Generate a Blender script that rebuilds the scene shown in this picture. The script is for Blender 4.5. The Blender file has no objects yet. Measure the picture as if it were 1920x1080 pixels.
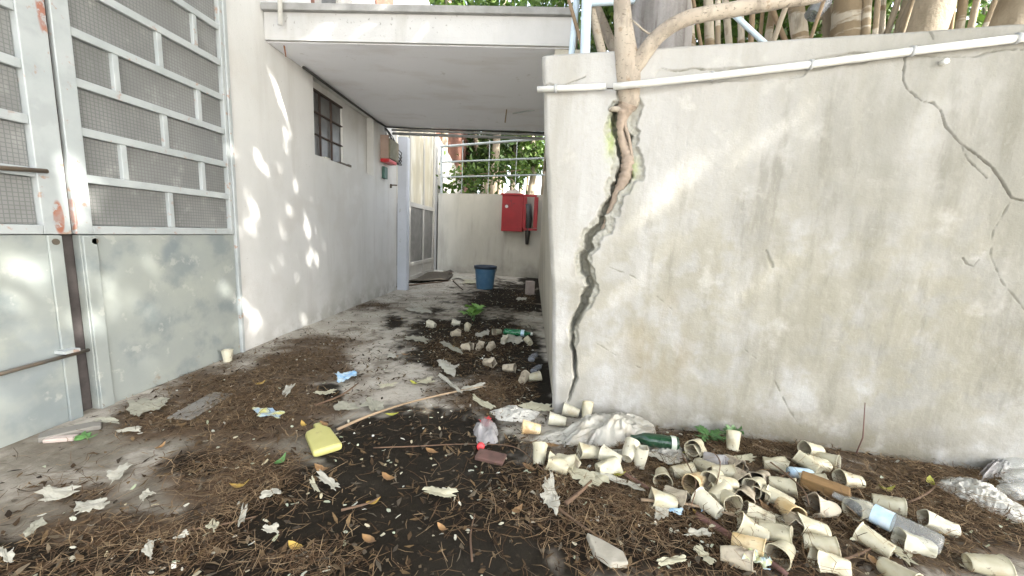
import bpy, math, random
import numpy as np
from mathutils import Vector, Matrix, Quaternion
SC = bpy.context.scene
COL = SC.collection
R = math.radians
rnd = random.Random(7)
# ------------------------------------------------------------------ camera
F, YAW, PITCH, ROLL, CAMZ = 707.0, R(-2.92), R(8.2), R(-2.69), 0.85
def cam_axes():
    cy, sy, cp, sp = math.cos(YAW), math.sin(YAW), math.cos(PITCH), math.sin(PITCH)
    fwd = np.array([sy*cp, cy*cp, -sp]); right = np.array([cy, -sy, 0.0]); down = np.cross(fwd, right)
    cr, sr = math.cos(ROLL), math.sin(ROLL)
    return cr*right+sr*down, -sr*right+cr*down, fwd
AX, AD, AF = cam_axes()
CAM = np.array([0.0, 0.0, CAMZ])
cd = bpy.data.cameras.new('camera'); cam = bpy.data.objects.new('camera', cd); COL.objects.link(cam)
cd.sensor_width = 36; cd.lens = 36*F/1920; cd.clip_start = .02; cd.clip_end = 500
cam.matrix_world = Matrix(((AX[0], -AD[0], -AF[0], 0), (AX[1], -AD[1], -AF[1], 0), (AX[2], -AD[2], -AF[2], CAMZ), (0, 0, 0, 1)))
SC.camera = cam
# ------------------------------------------------------------------ light
SUN = Vector((-1, .5, -1)).normalized()
w = bpy.data.worlds.new('World'); SC.world = w; w.use_nodes = True
nt = w.node_tree; bg = nt.nodes['Background']
sk = nt.nodes.new('ShaderNodeTexSky'); sk.sky_type = 'NISHITA'; sk.sun_disc = False
sk.sun_elevation = math.asin(-SUN.z); sk.sun_rotation = math.atan2(-SUN.x, -SUN.y)
sk.air_density = 1.0; sk.dust_density = 4.0; sk.ozone_density = .6
hs = nt.nodes.new('ShaderNodeHueSaturation'); hs.inputs['Saturation'].default_value = .5
nt.links.new(sk.outputs[0], hs.inputs['Color']); nt.links.new(hs.outputs[0], bg.inputs[0]); bg.inputs[1].default_value = .15
sl = bpy.data.lights.new('sun', 'SUN'); sl.energy = 2.8; sl.angle = R(.7); sl.color = (1, .95, .87)
so = bpy.data.objects.new('sun', sl); COL.objects.link(so); so.rotation_euler = SUN.to_track_quat('-Z', 'Y').to_euler()
so.location = (6, -3, 9)
SC.view_settings.view_transform = 'Standard'; SC.view_settings.look = 'None'
SC.view_settings.exposure = 2.95; SC.view_settings.gamma = 1
# ------------------------------------------------------------------ pixel -> place in the yard
def ray(px, py): return AX*((px-960)/F)+AD*((py-540)/F)+AF
def onplane(px, py, n, d):
    n = np.array(n, float); v = ray(px, py); return CAM+v*((d-n@CAM)/(n@v))
LX = -1.87
def lw(px, py, x=LX): return onplane(px, py, (1, 0, 0), x)
def gp(px, py, z=0.0): return onplane(px, py, (0, 0, 1), z)
def yp(px, py, y): return onplane(px, py, (0, 1, 0), y)
RA = np.array([.13, 1.735, 0.]); RD = np.array([.98962, -.14374, 0.]); RN = np.array([.14374, .98962, 0.])
def rw(px, py): return onplane(px, py, RN, RN@RA)
def ruv(px, py):
    p = rw(px, py); return np.array([(p-RA)@RD, p[2]])
def rpt(u, z, out=0.0): return RA+RD*u-RN*out+np.array([0, 0, z])
def project(P):
    q = np.asarray(P, float)-CAM; d = q@AF
    return 960+F*(q@AX)/d, 540+F*(q@AD)/d
# ------------------------------------------------------------------ value noise for meshes
def vnoise(x, y, seed=0):
    x = np.asarray(x, float); y = np.asarray(y, float)
    xi = np.floor(x).astype(np.int64); yi = np.floor(y).astype(np.int64); fx = x-xi; fy = y-yi
    fx = fx*fx*(3-2*fx); fy = fy*fy*(3-2*fy)
    def h(a, b):
        n = (a*374761393+b*668265263+seed*144269)&0x7fffffff
        n = ((n^(n>>13))*1274126177)&0x7fffffff
        return ((n^(n>>16))&0xffff)/65535.0
    return (h(xi, yi)*(1-fx)+h(xi+1, yi)*fx)*(1-fy)+(h(xi, yi+1)*(1-fx)+h(xi+1, yi+1)*fx)*fy
def fbm(x, y, seed=0, o=4):
    s = 0; a = .5
    for k in range(o): s = s+a*vnoise(np.asarray(x)*2**k, np.asarray(y)*2**k, seed+k*17); a *= .5
    return s/(1-.5**o)
# ------------------------------------------------------------------ materials
MATS = {}
def V3(nt, v):
    n = nt.nodes.new('ShaderNodeCombineXYZ')
    for i in range(3): n.inputs[i].default_value = v[i]
    return n.outputs[0]
def vmath(nt, op, a, b):
    n = nt.nodes.new('ShaderNodeVectorMath'); n.operation = op
    nt.links.new(a, n.inputs[0])
    if isinstance(b, (tuple, list)): n.inputs[1].default_value = b
    else: nt.links.new(b, n.inputs[1])
    return n
def fmath(nt, op, a, b=None):
    n = nt.nodes.new('ShaderNodeMath'); n.operation = op
    for i, q in enumerate((a, b)):
        if q is None: continue
        if isinstance(q, (int, float)): n.inputs[i].default_value = q
        else: nt.links.new(q, n.inputs[i])
    return n.outputs[0]
def mrange(nt, s, lo, hi, a=0, b=1):
    n = nt.nodes.new('ShaderNodeMapRange'); n.interpolation_type = 'SMOOTHSTEP'
    nt.links.new(s, n.inputs[0])
    for i, q in enumerate((lo, hi, a, b)): n.inputs[i+1].default_value = q
    return n.outputs[0]
def mixc(nt, f, a, b):
    n = nt.nodes.new('ShaderNodeMix'); n.data_type = 'RGBA'
    for i, q in ((0, f), (6, a), (7, b)):
        if isinstance(q, (int, float)): n.inputs[i].default_value = q
        elif isinstance(q, (tuple, list)): n.inputs[i].default_value = (*q[:3], 1)
        else: nt.links.new(q, n.inputs[i])
    return n.outputs[2]
def nz(nt, vec, scale, detail=5, rough=.6):
    n = nt.nodes.new('ShaderNodeTexNoise'); nt.links.new(vec, n.inputs['Vector'])
    n.inputs['Scale'].default_value = scale; n.inputs['Detail'].default_value = detail; n.inputs['Roughness'].default_value = rough
    return n.outputs[0]
def newmat(name):
    m = bpy.data.materials.new(name); m.use_nodes = True; MATS[name] = m
    nt = m.node_tree; return m, nt, nt.nodes['Principled BSDF']
def coords(nt, world=True, vary=False):
    if world: return nt.nodes.new('ShaderNodeNewGeometry').outputs['Position']
    c = nt.nodes.new('ShaderNodeTexCoord').outputs['Object']
    if vary:
        i = nt.nodes.new('ShaderNodeObjectInfo')
        c = vmath(nt, 'ADD', c, vmath(nt, 'SCALE', V3(nt, (7, 13, 5)), i.outputs['Random']).outputs[0]).outputs[0]
        n = c.node; sc = n.inputs[1].links[0].from_node; nt.links.new(i.outputs['Random'], sc.inputs['Scale'])
    return c
def surf(name, c1, c2=None, scale=4., rough=.8, world=True, vary=False, layers=(), bump=0., bscale=60., stretch=(1, 1, 1), spec=.5, metal=0., bdist=.01, sss=0):
    """base of two colours mixed by noise; each layer = dict(c, scale, lo, hi, stretch, at, rad, attr, k)"""
    m, nt, b = newmat(name); P = coords(nt, world, vary)
    c2 = c2 or tuple(x*.8 for x in c1)
    sp = vmath(nt, 'MULTIPLY', P, stretch).outputs[0]
    col = mixc(nt, mrange(nt, nz(nt, sp, scale), .3, .7), c1, c2)
    for i, L in enumerate(layers):
        f = None
        if 'scale' in L:
            q = vmath(nt, 'ADD', vmath(nt, 'MULTIPLY', P, L.get('stretch', (1, 1, 1))).outputs[0], (3.1*i+1.7, 5.3*i, 2.9*i)).outputs[0]
            f = mrange(nt, nz(nt, q, L['scale'], L.get('detail', 6), L.get('r', .6)), L['lo'], L['hi'])
        if 'at' in L:
            d = vmath(nt, 'DIVIDE', vmath(nt, 'SUBTRACT', P, tuple(L['at'])).outputs[0], tuple(L['rad']))
            ln = nt.nodes.new('ShaderNodeVectorMath'); ln.operation = 'LENGTH'; nt.links.new(d.outputs[0], ln.inputs[0])
            g = mrange(nt, ln.outputs['Value'], L.get('core', .3), 1.0, 1, 0)
            f = g if f is None else fmath(nt, 'MULTIPLY', f, g)
        if 'attr' in L:
            a = nt.nodes.new('ShaderNodeAttribute'); a.attribute_name = L['attr']
            g = a.outputs['Fac']
            if 'alo' in L: g = mrange(nt, g, L['alo'], L['ahi'])
            f = g if f is None else fmath(nt, 'MULTIPLY', f, g)
        f = fmath(nt, 'MULTIPLY', f, L.get('k', 1.0))
        col = mixc(nt, f, col, L['c'])
    nt.links.new(col, b.inputs['Base Color']); b.inputs['Roughness'].default_value = rough
    b.inputs['Specular IOR Level'].default_value = spec; b.inputs['Metallic'].default_value = metal
    if sss: b.inputs['Subsurface Weight'].default_value = sss; b.inputs['Subsurface Radius'].default_value = (.01, .01, .008); b.inputs['Subsurface Scale'].default_value = .3
    if bump:
        bn = nt.nodes.new('ShaderNodeBump'); bn.inputs['Strength'].default_value = bump; bn.inputs['Distance'].default_value = bdist
        h = fmath(nt, 'ADD', nz(nt, P, bscale, 6, .65), fmath(nt, 'MULTIPLY', nz(nt, sp, bscale*.12, 4), 1.5))
        nt.links.new(h, bn.inputs['Height']); nt.links.new(bn.outputs[0], b.inputs['Normal'])
    return m
def island(name, cols, rough=.8, transl=0.):
    """many small pieces, each island of the mesh with its own colour"""
    m, nt, b = newmat(name)
    g = nt.nodes.new('ShaderNodeNewGeometry'); rp = nt.nodes.new('ShaderNodeValToRGB'); rp.color_ramp.interpolation = 'LINEAR'
    e = rp.color_ramp.elements
    while len(e) < len(cols): e.new(.5)
    for i, c in enumerate(cols): e[i].position = i/(len(cols)-1); e[i].color = (*c, 1)
    nt.links.new(g.outputs['Random Per Island'], rp.inputs[0])
    P = coords(nt); col = mixc(nt, mrange(nt, nz(nt, P, 90), .35, .7, 0, .35), rp.outputs[0], tuple(x*.5 for x in cols[0]))
    nt.links.new(col, b.inputs['Base Color']); b.inputs['Roughness'].default_value = rough
    b.inputs['Specular IOR Level'].default_value = .3 if transl else .08
    if transl:
        t = nt.nodes.new('ShaderNodeBsdfTranslucent'); mx = nt.nodes.new('ShaderNodeMixShader'); mx.inputs[0].default_value = transl
        nt.links.new(col, t.inputs[0]); nt.links.new(b.outputs[0], mx.inputs[1]); nt.links.new(t.outputs[0], mx.inputs[2])
        nt.links.new(mx.outputs[0], nt.nodes['Material Output'].inputs[0])
    return m
def clear(name, tint, through, rough=.12, layers=()):
    """plastic or glass one sees through: part transparent, part glossy and dusty"""
    m = surf(name, tint, tuple(x*.7 for x in tint), 14, rough, False, True, layers=layers)
    nt = m.node_tree; b = nt.nodes['Principled BSDF']
    t = nt.nodes.new('ShaderNodeBsdfTransparent'); t.inputs[0].default_value = (*[min(1, .6+.5*x) for x in tint], 1)
    mx = nt.nodes.new('ShaderNodeMixShader'); mx.inputs[0].default_value = through
    nt.links.new(b.outputs[0], mx.inputs[1]); nt.links.new(t.outputs[0], mx.inputs[2]); nt.links.new(mx.outputs[0], nt.nodes['Material Output'].inputs[0])
    return m
# ------------------------------------------------------------------ mesh building
class MB:
    def __init__(s): s.v = []; s.f = []; s.at = {}
    def add(s, vs, fs):
        o = len(s.v); s.v += [tuple(map(float, p)) for p in vs]; s.f += [tuple(i+o for i in f) for f in fs]; return s
    def box(s, a, b, M=None):
        x0, y0, z0 = a; x1, y1, z1 = b
        vs = [(x0, y0, z0), (x1, y0, z0), (x1, y1, z0), (x0, y1, z0), (x0, y0, z1), (x1, y0, z1), (x1, y1, z1), (x0, y1, z1)]
        if M is not None: vs = [M@Vector(p) for p in vs]
        return s.add(vs, [(0, 3, 2, 1), (4, 5, 6, 7), (0, 1, 5, 4), (1, 2, 6, 5), (2, 3, 7, 6), (3, 0, 4, 7)])
    def tube(s, pts, rad, n=10, cap=True, rough=0, seed=0):
        pts = [Vector(p) for p in pts]; rr = random.Random(seed)
        if not hasattr(rad, '__len__'): rad = [rad]*len(pts)
        o = len(s.v); up = None; rings = []
        for i, p in enumerate(pts):
            t = (pts[min(i+1, len(pts)-1)]-pts[max(i-1, 0)]).normalized()
            if up is None: up = t.orthogonal().normalized()
            up = (up-t*up.dot(t)).normalized(); bi = t.cross(up)
            for k in range(n):
                a = 2*math.pi*k/n; q = rad[i]*(1+rough*(rr.random()-.5))
                s.v.append(tuple(p+(up*math.cos(a)+bi*math.sin(a))*q))
        for i in range(len(pts)-1):
            for k in range(n):
                a = o+i*n+k; b = o+i*n+(k+1)%n; s.f.append((a, b, b+n, a+n))
        if cap:
            s.f.append(tuple(o+k for k in range(n))[::-1]); s.f.append(tuple(o+(len(pts)-1)*n+k for k in range(n)))
        return s
    def lathe(s, prof, n=32, M=None, squash=None):
        o = len(s.v)
        for (r, z) in prof:
            for k in range(n):
                a = 2*math.pi*k/n; p = Vector((r*math.cos(a), r*math.sin(a), z))
                if squash: p = squash(p, a)
                s.v.append(tuple(M@p if M is not None else p))
        for i in range(len(prof)-1):
            for k in range(n):
                a = o+i*n+k; b = o+i*n+(k+1)%n; s.f.append((a, b, b+n, a+n))
        return s
    def prism(s, poly, d):
        """flat polygon (3-D points) given a thickness d"""
        n = len(poly); d = np.array(d, float); P = [np.array(p, float) for p in poly]
        s.add(P+[p+d for p in P], [tuple(range(n))[::-1], tuple(range(n, 2*n))]+[(i, (i+1) % n, n+(i+1) % n, n+i) for i in range(n)])
        return s
    def build(s, name, mat, parent=None, smooth=False, bevel=0., local=False):
        me = bpy.data.meshes.new(name); off = Vector((0, 0, 0))
        if parent is not None and not local:
            q = parent
            while q is not None: off += q.location; q = q.parent
        me.from_pydata([(v[0]-off.x, v[1]-off.y, v[2]-off.z) for v in s.v], [], s.f)
        for k, a in s.at.items():
            me.attributes.new(k, 'FLOAT', 'POINT').data.foreach_set('value', np.asarray(a, np.float32))
        me.materials.append(MATS[mat] if isinstance(mat, str) else mat)
        if smooth: me.polygons.foreach_set('use_smooth', [True]*len(me.polygons))
        me.update()
        o = bpy.data.objects.new(name, me); COL.objects.link(o)
        if parent is not None: o.parent = parent
        if bevel:
            md = o.modifiers.new('bevel', 'BEVEL'); md.width = bevel; md.segments = 2; md.limit_method = 'ANGLE'
        return o
def grid_mesh(name, V, nu, nv, mat, parent=None, attrs=None, smooth=True):
    """V: (nv*nu,3) array, row major"""
    me = bpy.data.meshes.new(name); off = np.zeros(3)
    if parent is not None: off = np.array(parent.location)
    V = np.asarray(V, np.float32)-off.astype(np.float32)
    i = (np.arange(nv-1)[:, None]*nu+np.arange(nu-1)[None, :]).ravel()
    fc = np.stack([i, i+1, i+nu+1, i+nu], 1).astype(np.int32)
    me.vertices.add(len(V)); me.vertices.foreach_set('co', V.ravel())
    me.loops.add(fc.size); me.loops.foreach_set('vertex_index', fc.ravel())
    me.polygons.add(len(fc)); me.polygons.foreach_set('loop_start', np.arange(0, fc.size, 4, dtype=np.int32))
    me.polygons.foreach_set('loop_total', np.full(len(fc), 4, np.int32))
    me.polygons.foreach_set('use_smooth', np.full(len(fc), smooth))
    for k, a in (attrs or {}).items(): me.attributes.new(k, 'FLOAT', 'POINT').data.foreach_set('value', np.asarray(a, np.float32).ravel())
    me.materials.append(MATS[mat]); me.update(); me.validate()
    o = bpy.data.objects.new(name, me); COL.objects.link(o)
    if parent is not None: o.parent = parent
    return o
def tag(o, label, cat, group=None, kind=None):
    o['label'] = label; o['category'] = cat
    if group: o['group'] = group
    if kind: o['kind'] = kind
    return o
def thing(name, label, cat, loc, group=None):
    o = bpy.data.objects.new(name, None); COL.objects.link(o); o.location = tuple(map(float, loc)); o.empty_display_size = .1
    return tag(o, label, cat, group)
def structure(o): o['kind'] = 'structure'; return o
# ================================================================== materials of the place
surf('plaster_right', (.375, .373, .358), (.31, .306, .288), 2.2, .9, bump=.35, bscale=130, bdist=.006, stretch=(1, 1, .35), layers=(
    dict(c=(.23, .22, .18), scale=6, stretch=(1, 1, .13), lo=.46, hi=.68, k=.5), dict(c=(.20, .195, .168), scale=2.6, lo=.30, hi=.58, at=(1.9, 1.5, .85), rad=(1.7, .9, 1.5), core=.35, k=.85), dict(c=(.225, .21, .15), scale=7, lo=.40, hi=.58, at=(1.1, 1.6, .5), rad=(1.5, .8, .8), core=.4, k=.6), dict(c=(.12, .112, .085), scale=12, stretch=(1, 1, .2), lo=.50, hi=.66, at=(1.3, 1.5, .8), rad=(1.5, .9, 1.1), core=.4, k=.45), dict(c=(.42, .41, .38), scale=5, lo=.58, hi=.7, k=.5), dict(c=(.30, .29, .25), scale=14, stretch=(1, 1, .16), lo=.42, hi=.68, at=(1.3, 1.5, .95), rad=(1.3, .8, 1.0), core=.4, k=.42), dict(c=(.30, .29, .25), scale=60, stretch=(1, 1, .5), lo=.52, hi=.66, k=.28),  # stains, plus a broad layer that paints the light fall-off to the right
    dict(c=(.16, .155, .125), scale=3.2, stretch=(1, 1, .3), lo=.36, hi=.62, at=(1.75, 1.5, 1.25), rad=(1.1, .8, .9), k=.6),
    dict(c=(.20, .19, .15), scale=9, stretch=(1, 1, .4), lo=.44, hi=.62, at=(1.2, 1.55, .6), rad=(.9, .6, .6), k=.5),
    dict(c=(.22, .19, .125), scale=9, stretch=(1, 1, .35), lo=.34, hi=.6, at=tuple(rw(1235, 650)), rad=(.2, .3, .32), k=.7),
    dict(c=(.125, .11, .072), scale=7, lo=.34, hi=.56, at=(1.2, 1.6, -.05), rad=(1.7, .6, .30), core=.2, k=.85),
    dict(c=(.3, .3, .27), scale=40, lo=.62, hi=.75, k=.4),
    dict(c=(.29, .285, .24), attr='raw', k=.8),
    dict(c=(.15, .145, .11), attr='deep', k=.8),
    dict(c=(.30, .36, .12), attr='moss', scale=25, lo=.3, hi=.6, k=.85)))
surf('plaster_left', (.60, .60, .585), (.53, .535, .515), 1.8, .9, bump=.3, bscale=110, bdist=.005, stretch=(1, 1, .4), layers=(
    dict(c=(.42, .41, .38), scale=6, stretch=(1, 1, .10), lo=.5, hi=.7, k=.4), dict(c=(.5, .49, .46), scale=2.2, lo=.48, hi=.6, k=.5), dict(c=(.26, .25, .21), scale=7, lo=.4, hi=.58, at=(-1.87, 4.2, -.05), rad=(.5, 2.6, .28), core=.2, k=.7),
    dict(c=(.40, .40, .36), scale=3, lo=.4, hi=.7, at=(-1.87, 4, .1), rad=(.5, 2.2, .5), k=.6),
    dict(c=(.3, .3, .28), scale=45, lo=.66, hi=.74, k=.5)))
surf('soffit_paint', (.83, .84, .88), (.79, .80, .84), 1.5, .9, bump=.12, bscale=40, stretch=(.5, 1, 1), layers=(
    dict(c=(.66, .64, .64), scale=4, stretch=(.4, 1, 1), lo=.5, hi=.68, k=.5), dict(c=(.45, .43, .41), scale=11, lo=.64, hi=.72, k=.4), dict(c=(.62, .61, .62), scale=3, stretch=(.3, 1, 1), lo=.6, hi=.7, k=.4)))
surf('fascia_paint', (.47, .47, .46), (.42, .42, .41), 3, .9, bump=.25, bscale=90, layers=(
    dict(c=(.2, .2, .18), scale=38, lo=.60, hi=.68, k=.75, at=(-1.3, 2.64, 2.2), rad=(1.2, .4, .15), core=.5),
    dict(c=(.35, .34, .31), scale=7, stretch=(1, 1, .2), lo=.55, hi=.75, k=.5)))
surf('concrete_grey', (.30, .30, .29), (.22, .22, .21), 9, .95, bump=.4, bscale=80)
surf('plaster_back', (.46, .44, .37), (.38, .36, .30), 2.5, .9, bump=.2, bscale=60, stretch=(1, 1, .4), layers=(
    dict(c=(.22, .21, .18), scale=4, stretch=(1, 1, .15), lo=.5, hi=.75, k=.6),
    dict(c=(.16, .15, .12), scale=3, lo=.35, hi=.7, at=(-.6, 7.5, .0), rad=(2.2, 1, .45), k=.7)))
surf('gate_paint', (.295, .315, .285), (.24, .265, .255), 2.4, .55, bump=.06, bscale=25, layers=(
    dict(c=(.15, .18, .19), scale=5, lo=.47, hi=.66, k=.65), dict(c=(.36, .37, .34), scale=12, lo=.60, hi=.68, k=.6),
    dict(c=(.16, .19, .20), scale=9, lo=.5, hi=.62, at=tuple(lw(335, 475)), rad=(.3, .12, .09), k=.85, core=.6),
    dict(c=(.2, .22, .23), scale=8, lo=.45, hi=.62, at=tuple(lw(415, 525)), rad=(.3, .06, .07), k=.7, core=.5),
    dict(c=(.2, .23, .24), scale=6, lo=.42, hi=.62, at=tuple(lw(60, 690)), rad=(.3, .22, .3), k=.7),
    dict(c=(.2, .14, .09), scale=14, lo=.56, hi=.66, at=(-1.87, 1.9, .03), rad=(.3, .8, .07), k=.8),
    dict(c=(.24, .26, .25), scale=30, stretch=(1, 1, .2), lo=.63, hi=.72, k=.5)))
surf('gate_frame', (.36, .385, .385), (.30, .33, .33), 5, .5, bump=.05, bscale=40, layers=(
    dict(c=(.27, .095, .05), scale=30, lo=.38, hi=.5, at=tuple(lw(105, 408)), rad=(.3, .02, .075), k=.95, core=.7),
    dict(c=(.29, .10, .06), scale=30, lo=.40, hi=.52, at=tuple(lw(134, 405)), rad=(.3, .012, .085), k=.95, core=.7),
    dict(c=(.27, .1, .06), scale=26, lo=.42, hi=.52, at=tuple(lw(72, 12)), rad=(.3, .02, .12), k=.95, core=.6),
    dict(c=(.3, .17, .1), scale=24, lo=.60, hi=.68, k=.7), dict(c=(.26, .285, .285), scale=8, lo=.5, hi=.64, k=.5)))
surf('dark_gap', (.075, .065, .062), (.035, .03, .03), 9, .8)
surf('dark_steel', (.07, .065, .055), (.11, .08, .05), 20, .6)
surf('pillar_paint', (.47, .50, .55), (.43, .46, .50), 4, .6, layers=(dict(c=(.25, .22, .16), scale=8, stretch=(1, 1, .3), lo=.55, hi=.68, at=(-1.8, 5.1, 2), rad=(.2, .3, .35)), dict(c=(.3, .3, .28), scale=20, lo=.62, hi=.7, k=.6)))
surf('white_pvc', (.58, .58, .55), (.52, .52, .48), 8, .4, layers=(dict(c=(.4, .4, .34), scale=12, lo=.6, hi=.75, k=.5),))
surf('grey_pvc', (.35, .36, .36), (.28, .29, .29), 8, .5)
surf('blue_paint', (.55, .66, .74), (.48, .6, .68), 6, .5, layers=(dict(c=(.3, .3, .3), scale=14, lo=.62, hi=.72, k=.7),))
surf('black_cable', (.02, .02, .02), (.035, .035, .03), 20, .5)
surf('iron_rail', (.36, .40, .40), (.28, .31, .30), 8, .5)
surf('bar_brown', (.07, .045, .035), (.05, .04, .035), 30, .8)
surf('rust', (.22, .10, .05), (.14, .06, .035), 30, .9)
surf('brick_red', (.20, .09, .06), (.16, .07, .048), 3, .9, layers=(dict(c=(.36, .26, .2), scale=14, stretch=(1, 1, 6), lo=.56, hi=.66, k=.4),))
surf('pale_wall', (.40, .395, .365), (.34, .335, .305), 3, .9, stretch=(1, 1, .3))
surf('room_dark', (.16, .16, .15), (.11, .11, .1), 2, .9)
surf('window_dark', (.08, .082, .08), (.14, .14, .135), 7, .35, layers=(dict(c=(.2, .2, .19), scale=5, lo=.5, hi=.75, k=.6),))
surf('red_paint', (.30, .012, .016), (.24, .01, .013), 6, .4, layers=(dict(c=(.03, .02, .02), scale=9, lo=.5, hi=.62, k=.7, at=tuple(yp(957, 383, 7.4)), rad=(.14, .6, .14)), dict(c=(.2, .03, .03), scale=22, lo=.6, hi=.7, k=.7)))
surf('orange_box', (.40, .30, .25), (.33, .24, .20), 6, .6, layers=(dict(c=(.2, .18, .14), scale=10, lo=.6, hi=.75, k=.5),))
surf('box_side', (.22, .19, .13), (.13, .13, .08), 9, .7)
surf('green_plastic', (.05, .14, .11), (.04, .1, .08), 9, .5)
surf('bucket_blue', (.05, .14, .25), (.09, .19, .30), 7, .5, layers=(dict(c=(.22, .32, .42), scale=9, stretch=(1, 1, .3), lo=.55, hi=.75, k=.6),))
surf('bucket_rim', (.03, .05, .08), (.02, .03, .05), 9, .5)
surf('bark_pale', (.40, .355, .285), (.31, .265, .21), 9, .9, bump=.5, bscale=70, stretch=(1, 1, .25), bdist=.006, layers=(dict(c=(.17, .145, .115), scale=16, stretch=(1, 1, .4), lo=.48, hi=.64, k=.65), dict(c=(.10, .085, .065), scale=60, stretch=(1, 1, 2), lo=.58, hi=.66, k=.7), dict(c=(.22, .15, .09), scale=30, lo=.6, hi=.7, k=.6)))
surf('bark_root', (.34, .275, .215), (.25, .20, .155), 12, .9, bump=.6, bscale=60, stretch=(1, 1, .25), bdist=.008)
surf('bark_grey', (.33, .315, .305), (.18, .17, .16), 14, .95, bump=1., bscale=60, stretch=(1, 1, .1), bdist=.02, layers=(dict(c=(.07, .05, .035), scale=20, stretch=(1, 1, .08), lo=.55, hi=.7, k=.6),))
surf('bark_lime', (.46, .425, .355), (.44, .39, .31), 9, .9, bump=.5, bscale=50, stretch=(1, 1, .2), layers=(dict(c=(.20, .145, .08), scale=5, stretch=(.2, .2, 1), lo=.5, hi=.54, k=.85), dict(c=(.2, .17, .13), scale=18, stretch=(1, 1, .3), lo=.5, hi=.64, k=.6),))
surf('bark_tan', (.34, .295, .225), (.21, .175, .125), 9, .9, bump=.6, bscale=50, stretch=(1, 1, .2))
surf('stem_brown', (.26, .19, .12), (.18, .13, .08), 9, .9)
island('leaf_green', [(.035, .07, .012), (.06, .12, .02), (.09, .16, .03), (.13, .19, .035)], .55, .35)
island('leaf_dark', [(.025, .05, .012), (.04, .085, .018), (.06, .11, .022)], .5, .3)
island('needle_mat', [(.035, .022, .013), (.075, .045, .025), (.12, .075, .042), (.19, .13, .075), (.33, .24, .14), (.07, .055, .042)], .85)
island('leaf_litter', [(.02, .015, .011), (.045, .03, .018), (.075, .05, .028), (.15, .10, .05), (.11, .095, .07), (.03, .022, .016)], .85)
island('crumb_mix', [(.5, .5, .42), (.3, .34, .22), (.62, .62, .56), (.38, .33, .2), (.55, .54, .45)], .8)
surf('leaf_yellow', (.42, .29, .06), (.32, .2, .05), 30, .6, False, True)
surf('leaf_orange', (.27, .155, .06), (.13, .075, .035), 45, .6, False, True)
surf('leaf_lime', (.38, .38, .06), (.3, .3, .05), 30, .6, False, True)
surf('leaf_fresh', (.08, .19, .05), (.06, .14, .04), 20, .5, False, True)
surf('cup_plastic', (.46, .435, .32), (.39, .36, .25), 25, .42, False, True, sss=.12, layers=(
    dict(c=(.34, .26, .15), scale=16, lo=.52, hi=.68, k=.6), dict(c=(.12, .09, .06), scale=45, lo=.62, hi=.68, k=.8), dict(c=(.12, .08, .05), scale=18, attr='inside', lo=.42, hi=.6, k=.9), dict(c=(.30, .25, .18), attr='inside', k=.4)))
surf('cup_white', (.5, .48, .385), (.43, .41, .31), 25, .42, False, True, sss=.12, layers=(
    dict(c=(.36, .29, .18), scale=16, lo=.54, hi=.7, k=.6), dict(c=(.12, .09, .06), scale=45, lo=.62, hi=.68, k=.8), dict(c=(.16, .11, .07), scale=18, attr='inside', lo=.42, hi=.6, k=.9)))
surf('cup_stained', (.66, .56, .36), (.58, .42, .2), 14, .45, False, True, sss=.1, layers=(dict(c=(.25, .13, .05), scale=16, lo=.5, hi=.65, k=.7), dict(c=(.06, .04, .025), attr='inside', k=.8)))
surf('cup_dirty', (.42, .37, .28), (.32, .28, .2), 16, .6, False, True, layers=(dict(c=(.13, .1, .07), scale=22, lo=.5, hi=.65, k=.7), dict(c=(.06, .045, .03), attr='inside', k=.8)))
surf('paper_white', (.40, .39, .33), (.30, .29, .235), 18, .8, False, True, layers=(dict(c=(.4, .37, .3), scale=20, lo=.55, hi=.8, k=.4),))
surf('paper_cream', (.40, .385, .28), (.33, .315, .22), 18, .8, False, True, layers=(dict(c=(.36, .32, .23), scale=20, lo=.55, hi=.8, k=.4),))
surf('paper_green', (.30, .295, .23), (.22, .215, .165), 18, .8, False, True)
surf('cloth_white', (.5, .49, .44), (.44, .43, .38), 20, .85, False, True, bump=.5, bscale=60, layers=(dict(c=(.3, .26, .18), scale=16, lo=.6, hi=.72, k=.6),))
surf('bottle_yellow', (.46, .44, .16), (.40, .38, .13), 9, .42, False, True, sss=.1, layers=(dict(c=(.3, .25, .1), scale=18, lo=.62, hi=.72, k=.6),))
surf('label_blue', (.35, .52, .66), (.55, .62, .66), 30, .45, False, True)
surf('label_white', (.6, .62, .56), (.4, .45, .36), 40, .5, False, True)
surf('wrap_blue', (.15, .36, .62), (.5, .6, .62), 26, .4, False, True)
surf('wrap_yellow', (.55, .5, .12), (.2, .34, .55), 26, .45, False, True)
surf('red_plastic', (.55, .03, .035), (.45, .025, .03), 12, .35, False, True)
surf('wood_brown', (.25, .15, .055), (.17, .10, .04), 12, .8, False, True, stretch=(.2, 1, 1), bump=.3)
surf('wood_red', (.115, .06, .048), (.06, .036, .028), 14, .8, False, True, bump=.3)
surf('slate', (.19, .18, .155), (.14, .135, .12), 10, .85, False, True, bump=.3)
surf('tile_pale', (.33, .31, .255), (.25, .235, .19), 14, .9, True, bump=.4)
surf('brick_pale', (.42, .36, .32), (.34, .28, .25), 20, .9, False, True, bump=.3)
surf('twig', (.14, .085, .05), (.09, .055, .033), 14, .85, True, bump=.3)
surf('twig_pale', (.30, .22, .14), (.22, .16, .10), 14, .85, True)
surf('twig_red', (.15, .075, .06), (.1, .05, .04), 14, .8, True)
surf('mat_dark', (.055, .045, .035), (.08, .07, .05), 20, .95, bump=.5)
clear('clear_plastic', (.66, .68, .66), .74, .06)
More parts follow.
